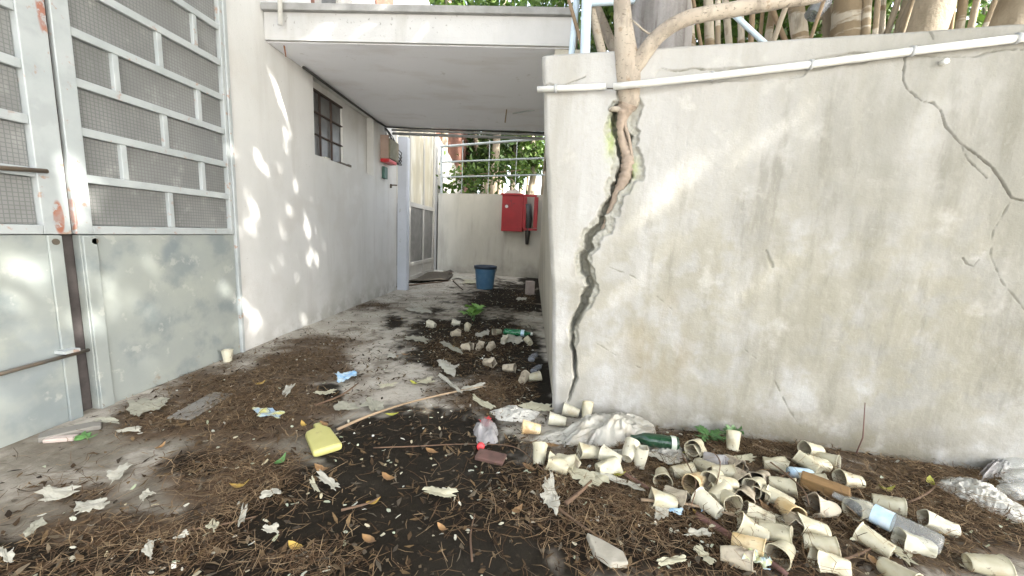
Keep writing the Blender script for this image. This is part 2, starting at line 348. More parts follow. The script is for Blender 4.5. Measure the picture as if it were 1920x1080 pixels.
clear('bag_plastic', (.5, .49, .43), .34, .35, layers=(dict(c=(.36, .32, .24), scale=14, lo=.5, hi=.66, k=.6),))
clear('green_bottle', (.03, .22, .09), .35, .12)
clear('dark_green_bottle', (.02, .06, .03), .15, .1)
clear('grey_plastic', (.35, .37, .40), .5, .12)
clear('film_plastic', (.6, .58, .57), .45, .2)
# ground: concrete slab with damp soil and trampled needles on it
m = surf('yard_ground', (.44, .415, .355), (.34, .315, .265), 3.5, .95, bump=.5, bscale=90, bdist=.008, layers=(
    dict(c=(.5, .47, .39), scale=2.2, lo=.52, hi=.72, k=.6), dict(c=(.15, .13, .10), scale=6, lo=.50, hi=.68, k=.75), dict(c=(.115, .10, .076), scale=4, lo=.30, hi=.56, at=(-1.2, .9, 0), rad=(1.3, .9, 1), core=.6, k=.85), dict(c=(.15, .13, .1), scale=2.5, lo=.42, hi=.6, at=(-.6, 4.6, 0), rad=(1.4, 2.2, 1), core=.4, k=.6), dict(c=(.07, .06, .05), scale=30, lo=.6, hi=.7, k=.6),
    dict(c=(.085, .058, .036), attr='needle', alo=.12, ahi=.45, scale=16, lo=.2, hi=.45, k=.92), dict(c=(.011, .0088, .0055), attr='soil', alo=.22, ahi=.55, k=.98),
    dict(c=(.06, .045, .03), attr='soil', scale=55, lo=.6, hi=.7, k=.7)), spec=.12)
surf('bounce_concrete', (.56, .54, .49), (.46, .44, .40), 1.2, .95, layers=(dict(c=(.16, .14, .11), scale=2, lo=.5, hi=.7, k=.6),))  # unseen ground around the yard, made pale to bounce light into the passage
surf('garden_earth', (.09, .07, .045), (.06, .05, .03), 4, 1, bump=.5)
# wired glass: grey dusty pane with a grid of wires in it
m, nt, b = newmat('wired_glass'); P = coords(nt)
br = nt.nodes.new('ShaderNodeTexBrick'); mp = nt.nodes.new('ShaderNodeCombineXYZ'); sx = nt.nodes.new('ShaderNodeSeparateXYZ'); nt.links.new(P, sx.inputs[0])
nt.links.new(sx.outputs[1], mp.inputs[0]); nt.links.new(sx.outputs[2], mp.inputs[1]); nt.links.new(mp.outputs[0], br.inputs['Vector'])
br.offset = 0; br.inputs['Scale'].default_value = 1; br.inputs['Brick Width'].default_value = .0155; br.inputs['Row Height'].default_value = .0155
br.inputs['Mortar Size'].default_value = .0019; br.inputs['Mortar Smooth'].default_value = .3
gcol = mixc(nt, mrange(nt, nz(nt, P, 3), .3, .7), (.26, .265, .26), (.19, .195, .19))
gcol = mixc(nt, mrange(nt, nz(nt, P, 11), .55, .75, 0, .6), gcol, (.40, .405, .39))
nt.links.new(mixc(nt, fmath(nt, 'MULTIPLY', br.outputs['Fac'], .55), gcol, (.12, .125, .12)), b.inputs['Base Color'])
b.inputs['Roughness'].default_value = .25
bn = nt.nodes.new('ShaderNodeBump'); bn.inputs['Strength'].default_value = .25; bn.inputs['Distance'].default_value = .003
nt.links.new(br.outputs['Fac'], bn.inputs['Height']); nt.links.new(bn.outputs[0], b.inputs['Normal'])
t = nt.nodes.new('ShaderNodeBsdfTransparent'); t.inputs[0].default_value = (.75, .8, .76, 1); mx = nt.nodes.new('ShaderNodeMixShader'); mx.inputs[0].default_value = .22
nt.links.new(b.outputs[0], mx.inputs[1]); nt.links.new(t.outputs[0], mx.inputs[2]); nt.links.new(mx.outputs[0], nt.nodes['Material Output'].inputs[0])
surf('dirty_glass', (.50, .46, .34), (.36, .33, .25), 3, .35, stretch=(1, 1, .3), layers=(dict(c=(.62, .61, .55), scale=4, stretch=(1, 1, .3), lo=.5, hi=.65, k=.7),))
# ================================================================== ground
def blobs(X, Y, L):
    P = np.stack([X, Y, np.zeros_like(X)], -1); px, py = project(P); s = np.zeros_like(X)
    for (cx, cy, rx, ry, k) in L: s = np.maximum(s, k*np.exp(-(((px-cx)/rx)**2+((py-cy)/ry)**2)))
    return s
SOIL = [(780, 860, 200, 95, 1.1), (640, 960, 230, 100, 1), (900, 960, 200, 120, 1.1), (480, 1000, 220, 70, .9), (330, 1030, 200, 50, .75), (780, 1060, 300, 60, 1), (890, 650, 130, 70, .95), (960, 560, 110, 34, .8),
        (370, 870, 60, 35, .75), (800, 515, 40, 12, .9), (990, 720, 60, 60, .95), (1300, 1000, 500, 130, .7), (1010, 530, 40, 14, .9), (740, 600, 30, 20, .6), (620, 745, 30, 25, .7), (60, 1075, 260, 60, 1.0), (300, 1075, 260, 60, 1.), (700, 1100, 500, 70, 1.1), (1700, 960, 380, 80, .8), (1350, 840, 300, 30, .7)]
NEED = [(480, 760, 140, 75, 1.), (340, 790, 120, 40, .8), (560, 690, 110, 40, .8), (620, 640, 90, 16, .5), (440, 900, 150, 70, .9), (1180, 950, 260, 110, 1), (1450, 980, 380, 130, 1), (1750, 950, 300, 120, 1), (1400, 850, 380, 40, .95),
        (930, 740, 90, 40, .8), (880, 660, 110, 45, .6), (260, 1020, 260, 60, .85), (150, 1080, 300, 40, .8), (560, 1060, 200, 40, .7), (180, 930, 150, 30, .35), (700, 575, 60, 10, .4), (1000, 560, 60, 20, .4)]
def soil_at(X, Y): return blobs(X, Y, SOIL)+(fbm(X*5, Y*5, 3)-.5)*.7+(fbm(X*22, Y*22, 33)-.5)*.45
def need_at(X, Y): return np.clip(blobs(X, Y, NEED)+(fbm(X*6, Y*6, 9)-.5)*.6, 0, 1.2)
def gh(x, y):
    x = np.asarray(x, float); y = np.asarray(y, float)
    return .012*(fbm(x*2.2, y*2.2, 21)-.5)+.014*np.clip(blobs(x, y, NEED), 0, 1)*fbm(x*9, y*9, 5)+.006*np.clip(blobs(x, y, SOIL), 0, 1)*fbm(x*16, y*16, 6)
xs = np.linspace(-2.0, 2.5, 300); ys = np.concatenate([np.linspace(.25, 3, 240), np.linspace(3.02, 8.2, 170)])
X, Y = np.meshgrid(xs, ys)
def micro(X, Y): return (fbm(X*30, Y*30, 31)-.5)*.010*np.clip(need_at(X, Y)+soil_at(X, Y), 0, 1)
structure(grid_mesh('ground', np.stack([X, Y, gh(X, Y)+micro(X, Y)], -1).reshape(-1, 3), len(xs), len(ys), 'yard_ground', attrs=dict(soil=np.clip(soil_at(X, Y), 0, 1), needle=np.clip(need_at(X, Y), 0, 1))))
structure(MB().add([(-60, -60, -.05), (60, -60, -.05), (60, 60, -.05), (-60, 60, -.05)], [(0, 1, 2, 3)]).build('bounce_terrain', 'bounce_concrete'))
b = MB().prism([(.18, 1.98, 1.52), (.17, 7.62, 1.52), (-1.98, 8.02, 1.52), (-1.98, 40, 1.52), (40, 40, 1.52), (40, -3.8, 1.52)], (0, 0, -1.5))
structure(b.build('garden_terrain', 'garden_earth'))
# ================================================================== building on the left
B = thing('building', 'white plastered building on the left with brick upper floor', 'building', (LX, 3.2, 0))
mb = MB()
mb.box((-2.1, 2.295, -.04), (LX, 3.19, 3.4)); mb.box((-2.1, 3.19, -.04), (LX, 4.36, 1.43)); mb.box((-2.1, 4.36, -.04), (LX, 5.10, 2.06))
mb.box((-2.1, 3.81, 1.43), (-1.945, 4.36, 2.06)); mb.box((-2.1, 3.19, 2.0), (-1.945, 3.81, 2.06)); mb.box((-2.1, 3.19, 2.06), (LX-.005, 5.1, 2.24))
mb.box((-2.1, -.3, 2.34), (LX, 2.295, 3.4)); mb.box((-2.1, -2, -.04), (LX, -.3, 3.4))
mb.build('wall', 'plaster_left', B)
rm = MB()
rm.box((-5, -2, -.04), (-4.9, 5.1, 3.4)); rm.box((-4.9, -2, -.04), (-2.1, -1.9, 3.4)); rm.box((-4.9, 5.0, -.04), (-2.1, 5.1, 3.4)); rm.box((-4.9, -1.9, 3.3), (-2.1, 5, 3.4)); rm.box((-4.9, -1.9, -.04), (-2.1, 5, 0))
rm.build('interior', 'room_dark', B)
wf = MB(); zs = [1.44, 1.63, 1.815, 2.0]; ysw = [3.20, 3.42, 3.61, 3.81]
for z in (1.63, 1.815): wf.box((-1.965, 3.2, z-.005), (-1.945, 3.81, z+.005))
wf.box((-1.965, 3.2, 1.432), (-1.94, 3.81, 1.452)); wf.box((-1.965, 3.2, 1.985), (-1.94, 3.81, 2.0))
for y in ysw[1:3]: wf.box((-1.962, y-.004, 1.452), (-1.942, y+.004, 1.985))
wo = MB().box((-1.985, 3.2, 1.432), (-1.966, 3.81, 2.0)).build('window', 'window_dark', B)
wf.build('window_frame', 'bar_brown', wo)
# upper floor, seen over the bridge
def ub(p0, p1, mat, name, x=-1.95, z1=4.6, d=.15):
    y0 = lw(p0, 8, x)[1]; y1 = lw(p1, 8, x)[1]; return MB().box((x-d, y0, 2.26 if y1 < 5.2 else 2.96), (x, y1, z1)).build(name, mat, B)
ub(520, 590, 'brick_red', 'brick_panel'); ub(590, 603, 'pale_wall', 'post'); ub(603, 634, 'window_dark', 'window', -1.97); ub(634, 658, 'pale_wall', 'post'); ub(660, 705, 'white_pvc', 'shutter', -1.96); ub(705, 738, 'brick_red', 'brick_panel'); ub(738, 806, 'pale_wall', 'post')
# gate: two leaves
zr = [.80, .993, 1.18, 1.37, 1.56, 1.75, 1.94, 2.13, 2.32]
G1 = thing('metal_gate', 'right hand leaf of grey green metal gate with brick patterned wired glazing', 'gate', (LX, 1.47, 0), 'gate leaves in the left wall')
fr = MB(); X0, X1 = LX-.03, LX+.012
fr.box((X0, 1.447, .765), (X1, 1.508, 2.33)); fr.box((X0, 2.245, .765), (X1, 2.268, 2.33)); fr.box((X0, 2.27, .0), (LX+.02, 2.294, 2.33)); fr.box((X0, 1.508, .765), (X1, 2.245, .80))
for z in zr[1:]: fr.box((X0, 1.508, z-.017), (X1-.004, 2.245, z+.017))
mull = {0: [(320, 390)], 1: [(232, 300), (380, 325)], 2: [(310, 250)], 3: [(217, 140), (373, 205)], 4: [(299, 102)], 5: [(203, 5), (365, 71)], 6: [(320, 20)], 7: []}
pane = []
for k in range(8):
    yy = [1.508]+[lw(*q)[1] for q in mull[k]]+[2.245]
    z0, z1 = zr[k]+(.017 if k else 0), zr[k+1]-.017
    for y in yy[1:-1]: fr.box((X0, y-.013, z0), (X1-.006, y+.013, z1))
    for i in range(len(yy)-1): pane.append((yy[i], yy[i+1], z0, z1))
fr.build('frame', 'gate_frame', G1, bevel=.003)
for (a, c, z0, z1) in pane: MB().box((LX-.016, a+.004, z0+.002), (LX-.011, c-.004, z1-.002)).build('pane', 'wired_glass', G1)
pn = MB(); pn.box((X0, 1.462, .0), (LX+.004, 2.268, .762)); pn.box((LX+.005, 1.464, .0), (LX+.016, 1.515, .76))
pn.build('lower_panel', 'gate_paint', G1, bevel=.003)
def disc(p, r, nm, par, t=.012):
    MB().tube([(LX+.0, p[1], p[2]), (LX+.004+t, p[1], p[2])], [r, r], 16).build(nm, 'dark_steel', par)
disc(lw(172, 452), .0125, 'lock', G1)
G2 = thing('metal_gate', 'left hand leaf of grey green metal gate carrying two dark slide bars', 'gate', (LX, 1.4, 0), 'gate leaves in the left wall')
fr = MB(); fr.box((X0, 1.345, .765), (X1, 1.432, 2.33)); fr.box((X0, .2, .765), (X1, 1.345, .80))
for z in zr[1:]: fr.box((X0, .2, z-.017), (X1-.004, 1.345, z+.017))
pane = []
for k in range(8):
    yy = [.2]+([.55, 1.0] if k % 2 else [.85])+[1.345]; z0, z1 = zr[k]+(.017 if k else 0), zr[k+1]-.017
    for y in yy[1:-1]: fr.box((X0, y-.013, z0), (X1-.006, y+.013, z1))
    for i in range(len(yy)-1): pane.append((yy[i], yy[i+1], z0, z1))
fr.build('frame', 'gate_frame', G2, bevel=.003)
for (a, c, z0, z1) in pane: MB().box((LX-.016, a+.004, z0+.002), (LX-.011, c-.004, z1-.002)).build('pane', 'wired_glass', G2)
pn = MB(); pn.box((X0, .2, .0), (LX+.004, 1.399, .762)); pn.box((LX+.005, 1.352, .0), (LX+.014, 1.397, .76)); pn.build('lower_panel', 'gate_paint', G2, bevel=.003)
MB().box((LX-.06, 1.389, .0), (LX-.034, 1.47, .80)).build('rebate', 'dark_gap', G2)
MB().box((LX-.028, 1.4325, .77), (LX-.005, 1.4465, 2.3)).build('seam', 'dark_gap', G2)
disc(lw(98, 453), .0125, 'lock', G2)
for (p0, p1, r) in (((-160, 745), (166, 656), .0075), ((-200, 300), (88, 321), .0085)):
    a = lw(*p0, LX+.035); c = lw(*p1, LX+.035); MB().tube([a, c], r, 10).build('slide_bar', 'dark_steel', G2, True)
a = lw(100, 658); MB().box((LX+.004, a[1], a[2]-.012), (LX+.05, a[1]+.05, a[2])).build('bracket', 'gate_frame', G2)
tv = thing('valve', 'red handwheel on a dark pipe behind the gate glass', 'valve', lw(62, 383, LX-.03))
c = lw(62, 383, LX-.035); MB().tube([c+np.array([0, 0, -.004]), c+np.array([.012, 0, 0])], .02, 14).build('handwheel', 'red_plastic', tv)
c2 = lw(45, 270, LX-.03); MB().tube([c, (c[0], c[1]-.01, c2[2]), (c[0], c[1]-.05, c2[2]+.01)], .008, 8).build('pipe', 'dark_steel', tv)
# ================================================================== bridge slab over the passage
S = thing('concrete_bridge', 'pale concrete bridge slab crossing over the passage', 'bridge', (-.8, 3.6, 2.05))
MB().box((LX+.002, 2.655, 2.052), (.17, 4.66, 2.235)).build('slab', 'soffit_paint', S)
MB().box((LX+.004, 2.63, 2.056), (.165, 2.654, 2.226)).build('fascia', 'fascia_paint', S)
MB().box((LX+.004, 2.60, 2.2265), (.17, 2.75, 2.27)).build('coping', 'concrete_grey', S, bevel=.004)
a = yp(526, 47, 2.57); b_ = yp(525, -60, 2.57)
tag(MB().tube([b_+np.array([0, 0, .7]), a], .014, 14).build('downpipe', 'white_pvc', None, True), 'short white downpipe ending on the bridge edge beside the left wall', 'pipe')
a = lw(548, 80, -1.78); tag(MB().tube([(a[0], 2.70, 2.055), (a[0]+.004, 2.71, 1.985)], [.006, .003], 8).build('rusty_rod', 'rust'), 'short rusty rod sticking down from the slab underside', 'rod')
# conduits along the back edge and the wall joint
cz = MB().tube([(-1.83, 3.0, 2.035), (-1.83, 3.8, 2.03), (-1.832, 4.4, 2.032), (-1.82, 4.62, 2.035), (-1.5, 4.68, 2.045), (.1, 4.68, 2.045)], .011, 8).build('cable', 'black_cable', None, True)
tag(cz, 'black cable following the ceiling corner of the passage', 'cable')
for k, (z, r, mt, lb) in enumerate(((2.022, .014, 'grey_pvc', 'upper grey conduit under the back edge of the slab'), (1.985, .017, 'grey_pvc', 'lower grey conduit under the back edge of the slab'))):
    tag(MB().tube([(-1.78, 4.685+.02*k, z), (-.8, 4.685+.02*k, z-.004), (.12, 4.685+.02*k, z)], r, 10).build('conduit', mt, None, True), lb, 'conduit')
q = yp(970, 240, 4.64); jb = thing('junction_box', 'small pale junction box hanging on the conduits under the slab', 'junction box', q)
MB().box(q-np.array([.03, .02, .03]), q+np.array([.03, .02, .03])).build('body', 'white_pvc', jb, bevel=.006)
MB().box(q+np.array([.04, -.015, .0]), q+np.array([.075, .02, .025])).build('cap', 'white_pvc', jb, bevel=.004)
for (pts, mt, lb) in (([(945, 183), (950, 205), (947, 230)], 'twig_pale', 'thin dry rootlet hanging under the slab'), ([(961, 182), (985, 178), (1010, 170)], 'twig_pale', 'pale straw poking out by the wall corner'), ([(961, 213), (1003, 206)], 'iron_rail', 'grey metal stub poking out behind the wall corner')):
    tag(MB().tube([yp(x, y, 3.9) for x, y in pts], .006, 6).build('stub', mt), lb, 'stub')
# meter box
mbx = thing('meter_box', 'orange and olive meter box with loose cables on left wall', 'meter box', (LX, 4.7, 1.75))
a = MB(); a.box((LX, 4.55, 1.665), (LX+.10, 4.56, 1.93)); a.build('front', 'orange_box', mbx, bevel=.004)
MB().box((LX, 4.561, 1.67), (LX+.115, 4.86, 1.90)).build('body', 'box_side', mbx, bevel=.01)
MB().box((LX, 4.552, 1.625), (LX+.11, 4.80, 1.664)).build('base', 'red_plastic', mbx, bevel=.008)
for k in range(9):
    y = 4.57+.03*k; h = rnd.uniform(-.03, .03)
    MB().tube([(LX+.05+.008*k, y, 1.88), (LX+.06+h, y+.02, 1.96), (LX+.03, 4.6+.012*k, 2.03)], .006, 6).build('cable', 'black_cable' if k % 3 else 'grey_pvc', mbx, True)
for k in range(4):
    MB().tube([(LX+.07, 4.84, 1.86-.03*k), (LX+.13, 4.92, 1.80-.05*k), (LX+.09, 4.96, 1.72-.02*k), (LX+.06, 4.88, 1.66)], .006, 6).build('cable', 'black_cable', mbx, True)
tag(MB().box((LX, 4.60, 1.44), (LX+.035, 4.70, 1.58)).build('switch_box', 'green_plastic', None, bevel=.004), 'small dark green switch box under the meter box', 'switch box')
q = lw(733, 350); hk = MB().box((LX, 4.86, 1.355), (LX+.02, 4.875, 1.405)); hk.box((LX+.02, 4.86, 1.385), (LX+.09, 4.875, 1.40)); tag(hk.build('iron_hook', 'dark_steel'), 'small dark iron hook on the wall beside the blue post', 'hook')
for k, (p, d) in enumerate((((612, 293), .09), ((640, 304), .10), ((652, 310), .05))):
    c = lw(*p, LX-.02); tag(MB().box((LX-.05, c[1]-d/2, 1.431), (LX-.004+.006*k, c[1]+d/2, 1.446+.004*k)).build('ledge_board', 'dark_steel' if k != 0 else 'cloth_white', None, bevel=.003), ('white rag lying on the window ledge', 'longest dark strip lying on the window ledge', 'short dark strip at the far end of the window ledge')[k], 'strip' if k else 'rag')
pc = MB().box((-1.865, 5.11, -.02), (-1.735, 5.22, 2.05)); pc2 = MB().box((-1.885, 5.09, -.02), (-1.866, 5.11, 2.05))
pl = thing('steel_post', 'pale blue grey post at the far end of the left wall', 'post', (-1.8, 5.15, 0)); pc.build('post', 'pillar_paint', pl, bevel=.005); MB().box((-1.735, 5.13, -.02), (-1.728, 5.20, 2.04)).build('flange', 'pillar_paint', pl)
# glazed metal screen past the post
D = thing('glazed_screen', 'tall metal framed screen with dirty panes beyond the blue post', 'glazed screen', (-1.98, 6.6, 0))
xD = -1.985; zt = 2.95
yA = 5.3; yM = lw(794, 400, xD)[1]; yM0 = lw(766, 400, xD)[1]; yE = lw(813, 400, xD)[1]
ztr = lw(794, 388, xD)[2]; zlo = lw(794, 490, xD)[2]
fr = MB()
for y, wd in ((yA, .05), (yM0+.05, .05), (yM, .06), (yE, .12)): fr.box((xD-.04, y-wd/2, 0), (xD+.01, y+wd/2, zt))
fr.box((xD-.038, yA, ztr-.04), (xD+.008, yE, ztr+.03)); fr.box((xD-.038, yA, zlo-.03), (xD+.008, yE, zlo+.03)); fr.box((xD-.038, yA, 0), (xD+.006, yE, .08)); fr.box((xD-.038, yA, zt-.06), (xD+.008, yE, zt))
fr.build('frame', 'pale_wall', D)
for (y0, y1) in ((yA, yM0+.05), (yM0+.05, yM), (yM, yE)):
    MB().box((xD-.02, y0, ztr+.03), (xD-.012, y1, zt-.06)).build('upper_pane', 'dirty_glass', D)
    MB().box((xD-.02, y0, zlo+.03), (xD-.012, y1, ztr-.04)).build('lower_pane', 'window_dark', D)
    MB().box((xD-.02, y0, .08), (xD-.01, y1, zlo-.03)).build('kick_panel', 'pale_wall', D)
# back wall, rail, cabinet
bl, br_ = np.array([-1.99, 7.80]), np.array([.12, 7.385]); bd = (br_-bl)/np.hypot(*(br_-bl)); bn_ = np.array([bd[1], -bd[0]])
def bk(px, py, out=0.):
    n = np.array([bn_[0], bn_[1], 0]); return onplane(px, py, n, n[:2]@bl+out)
W = thing('back_wall', 'grey stained wall closing the far end of the passage', 'wall', (-.9, 7.6, 0))
zt0 = bk(820, 361)[2]
MB().prism([(*bl, -.03), (*(br_+bd*.2), -.03), (*(br_+bd*.2), zt0), (*bl, zt0-.01)], (*(-bn_*.2), 0)).build('wall', 'plaster_back', W)
Rl = thing('iron_railing', 'grey iron railing on top of the far wall', 'railing', (*(bl+bd*.1), zt0))
a = bk(828, 360); t_ = bk(828, 274)
MB().tube([(a[0], a[1], zt0-.02), (t_[0], t_[1], t_[2])], .022, 8).build('post', 'iron_rail', Rl)
for (p0, p1, r) in (((826, 275), (1006, 261), .024), ((826, 304), (1008, 297), .018), ((826, 332), (1008, 328), .016)):
    a = bk(*p0); c = bk(*p1); MB().tube([a, c+(c-a)*.3], r, 8).build('rail', 'iron_rail', Rl)
for px in (867, 917, 968):
    a = bk(px, 300); MB().tube([(a[0], a[1]+.01, zt0-.02), (a[0], a[1]+.01, bk(px, 262)[2])], .008, 6).build('baluster', 'iron_rail', Rl)
Hc = thing('hose_cabinet', 'red fire hose cabinet with open door frame on far wall', 'fire hose cabinet', bk(965, 437))
def bbox(p0, p1, o0, o1, name, mat, par, bev=.0):
    a = bk(*p0); c = bk(*p1); n3 = np.array([bn_[0], bn_[1], 0]); d3 = np.array([bd[0], bd[1], 0]); L = (c-a)@d3
    P = [a+n3*o0, a+d3*L+n3*o0, a+d3*L+n3*o0, a+n3*o0]
    z0, z1 = min(a[2], c[2]), max(a[2], c[2])
    for i, z in enumerate((z0, z0, z1, z1)): P[i] = np.array([P[i][0], P[i][1], z])
    return MB().prism(P, n3*(o1-o0)).build(name, mat, par, bevel=bev)
bbox((946, 367), (982, 435), .0, .16, 'cabinet', 'red_paint', Hc, .01)
bbox((944, 364), (984, 368), .0, .18, 'lid', 'red_paint', Hc)
dr = bbox((984, 366), (1009, 371), .12, .15, 'door_frame', 'red_paint', Hc); bbox((984, 428), (1009, 433), .12, .15, 'door_rail', 'red_paint', Hc); bbox((984, 371), (988, 428), .12, .15, 'door_stile', 'red_paint', Hc); bbox((1005, 371), (1009, 428), .12, .15, 'door_stile', 'red_paint', Hc)
c = bk(950, 387, .161); MB().tube([c, c+np.array([bn_[0], bn_[1], 0])*.004], .03, 14).build('badge', 'white_pvc', Hc)
hp = [bk(990, 383, .1), bk(992, 410, .11), bk(989, 440, .1), bk(988, 458, .06)]
MB().tube([np.array(p) for p in hp], [.06, .055, .045, .03], 10, rough=.2).build('hose', 'black_cable', Hc, True)
c = bk(947, 352, .0); 
tag(MB().prism([(c[0], c[1]-.02, zt0), (c[0]+.3, c[1]-.06, zt0), (c[0]+.25, c[1]-.05, zt0+.08), (c[0]+.05, c[1]-.02, zt0+.06)], (0, -.06, 0)).build('paper_bundle', 'cloth_white'), 'white rag left on top of the far wall above the red cabinet', 'rag')
# far buildings
pw = thing('parapet_wall', 'pale sloping wall receding past the far railing', 'wall', (-2.05, 9.2, 1.5))
MB().prism([(-2.06, 7.95, -.03), (-2.06, 10.6, -.03), (-2.06, 10.6, 2.33), (-2.06, 7.95, 2.75)], (-.15, 0, 0)).build('wall', 'pale_wall', pw)
bb = thing('brick_building', 'red brick building behind the far railing', 'building', (-3, 10, 0))
MB().box((-6, 8.1, -.03), (-2.25, 13.2, 4.9)).build('wall', 'brick_red', bb)
MB().prism([(-6.1, 8.0, 4.9), (-2.0, 8.0, 4.9), (-2.0, 13.5, 4.9), (-6.1, 13.5, 4.9)], (0, 0, .12)).build('roof', 'concrete_grey', bb)
a = yp(888, 250, 13.1); MB().tube([(a[0], 13.1, 1.5), (a[0], 13.1, 4.85)], .09, 10).build('downpipe', 'pale_wall', bb)
a = yp(866, 252, 12.5); c = yp(888, 283, 12.5); MB().tube([a, c], .09, 8).build('bracket', 'dark_steel', bb)
a = yp(874, 248, 12.4); c = yp(890, 278, 12.4); MB().tube([a, c], .1, 8).build('gutter', 'pale_wall', bb)
# passage side wall
sw = thing('side_wall', 'plastered retaining wall along the right side of the passage', 'wall', (.15, 4.5, 0))
s = MB(); s.prism([(.145, 1.95, -.03), (.13, 7.40, -.03), (.13, 7.40, 1.6), (.06, 2.0, 1.6)], (.15, 0, 0)); s.prism([(.07, 2.66, 1.601), (.07, 4.66, 1.601), (.07, 4.66, 2.05), (.07, 2.66, 2.05)], (.18, 0, 0))
s.build('wall', 'plaster_back', sw)
# ================================================================== cracked wall on the right
RWL = thing('cracked_wall', 'pale plastered wall split by a long crack with a tree growing out', 'wall', RA)
U0, U1, ZT = -.16, 2.75, 1.64
us = np.concatenate([np.arange(-.0, 1.95, .0031), np.arange(1.95, U1+.01, .012)]); vs = np.arange(0, 1.0001, .0019)
Uc, Vc = np.meshgrid(us, vs)
tl = ruv(1015, 103); tr = ruv(1918, 43)
ztop = tl[1]+(Uc-tl[0])/(tr[0]-tl[0])*(tr[1]-tl[1])+.006*(fbm(Uc*6, Uc*0+3, 4)-.5)
Zg = -.03+(ztop+.03)*Vc
ul = np.interp(Zg, [-.03, .05, .6, 1.2, 1.65], [.003, .001, -.035, -.10, -.146])+.006*(fbm(Zg*9, Zg*0, 8)-.5)
Uw = ul+(U1-ul)*(Uc/U1)
dep = np.zeros_like(Uw); raw = np.zeros_like(Uw); moss = np.zeros_like(Uw); deep = np.zeros_like(Uw)
dep += .010*(fbm(Uw*2.5, Zg*2.5, 12)-.5)+.0035*(fbm(Uw*14, Zg*14, 13)-.5)+.0015*(fbm(Uw*60, Zg*60, 14)-.5)
def polyd(pts, wd=None):
    P = np.array([ruv(x, y) for x, y in pts]); best = np.full(Uw.shape, 9.); wb = np.zeros(Uw.shape); sd = np.zeros(Uw.shape)
    for i in range(len(P)-1):
        a, c = P[i], P[i+1]; d = c-a; L = d@d
        t = np.clip(((Uw-a[0])*d[0]+(Zg-a[1])*d[1])/L, 0, 1)
        ex, ey = Uw-a[0]-t*d[0], Zg-a[1]-t*d[1]; q = np.hypot(ex, ey); mk = q < best
        best = np.where(mk, q, best)
        if wd is not None: wb = np.where(mk, wd[i]+(wd[i+1]-wd[i])*t, wb)
        sd = np.where(mk, ex, sd)
    return best, wb, sd
px2 = 1.72/707
# main crack: wide broken plaster edge, then the deep gap
CR = [(x_, y_, w_*(1.0 if y_ < 400 else 1.1)) for x_, y_, w_ in [(1176, 158, 20), (1180, 190, 24), (1168, 212, 22), (1163, 240, 20), (1170, 270, 24), (1176, 300, 22), (1170, 330, 20), (1153, 362, 17), (1140, 392, 15), (1126, 424, 13), (1106, 455, 13), (1095, 480, 12), (1102, 510, 11), (1110, 536, 11), (1102, 562, 10), (1086, 592, 9), (1077, 615, 8), (1074, 650, 6), (1079, 685, 4.5), (1080, 710, 3.2), (1073, 730, 2.6), (1065, 752, 2.2)]]
rj = random.Random(3); CJ = []
for i in range(len(CR)-1):
    for k in range(3):
        t = k/3; j = (0 if i == 0 else 1)*min(1, CR[i][2]/12)
        CJ.append(tuple(CR[i][m_]+(CR[i+1][m_]-CR[i][m_])*t for m_ in range(3))); CJ[-1] = (CJ[-1][0]+rj.uniform(-4, 4)*j, CJ[-1][1]+rj.uniform(-3, 3)*j, CJ[-1][2]*rj.uniform(.8, 1.2))
CJ.append(CR[-1])
q, wb, sd = polyd([c[:2] for c in CJ], [c[2]*px2 for c in CJ])
qn = q+(.060*(fbm(Uw*13, Zg*13, 40)-.5)+.016*(fbm(Uw*50, Zg*50, 41)-.5))*np.clip(wb/.035, .12, 1)
pl_ = np.clip((wb*1.15-qn)/.009, 0, 1); dep -= .012*pl_; raw = np.maximum(raw, pl_)
qi = q+(.034*(fbm(Uw*20, Zg*20, 44)-.5)+.010*(fbm(Uw*60, Zg*60, 46)-.5))*np.clip(wb/.03, .12, 1)+np.clip(sd, -.012, .012)*.45
g_ = np.clip((wb*.60-qi)/.012, 0, 1); dep -= .06*g_; deep = np.maximum(deep, g_)
dep -= raw*.022*(fbm(Uw*55, Zg*55, 45)-.35)
a = ruv(1146, 255); moss = np.exp(-(((Uw-a[0])/.022)**2+((Zg-a[1])/.085)**2)); a = ruv(1188, 320); moss = np.maximum(moss, .8*np.exp(-(((Uw-a[0])/.02)**2+((Zg-a[1])/.05)**2)))
# finer cracks
def crack(pts, wpx, d=.018, wob=.006):
    global dep, deep, raw
    q, wb, sd = polyd(pts, [wpx*px2]*len(pts)); q = q+wob*(fbm(Uw*45, Zg*45, len(pts)+60)-.5)
    g = np.clip(1.25-q/(wb*.6+.0007), 0, 1)*np.clip(.55+1.2*(fbm(Uw*20, Zg*20, 91)-.3), 0, 1); dep = dep-d*.7*g; deep = np.maximum(deep, g)
crack([(1697, 108), (1694, 150), (1700, 165), (1730, 190), (1750, 192), (1764, 208), (1774, 238), (1800, 268), (1830, 290), (1860, 314), (1880, 343), (1896, 371), (1925, 378)], .95, .03)
crack([(1800, 268), (1815, 300), (1850, 334)], .5); crack([(1893, 380), (1862, 435), (1858, 480), (1880, 530), (1925, 585)], .6, .008)
crack([(1240, 127), (1270, 133), (1300, 127), (1340, 132), (1400, 127), (1470, 128), (1520, 115), (1555, 112), (1575, 103), (1600, 98), (1640, 102), (1690, 98)], .9, .012)
crack([(1715, 103), (1760, 107), (1830, 106), (1850, 98), (1890, 92), (1925, 92)], .9); crack([(1742, 55), (1752, 76), (1750, 96)], .8)
crack([(1022, 160), (1030, 156), (1044, 162)], 1.6); crack([(1055, 160), (1075, 152), (1098, 143)], .9, .01)
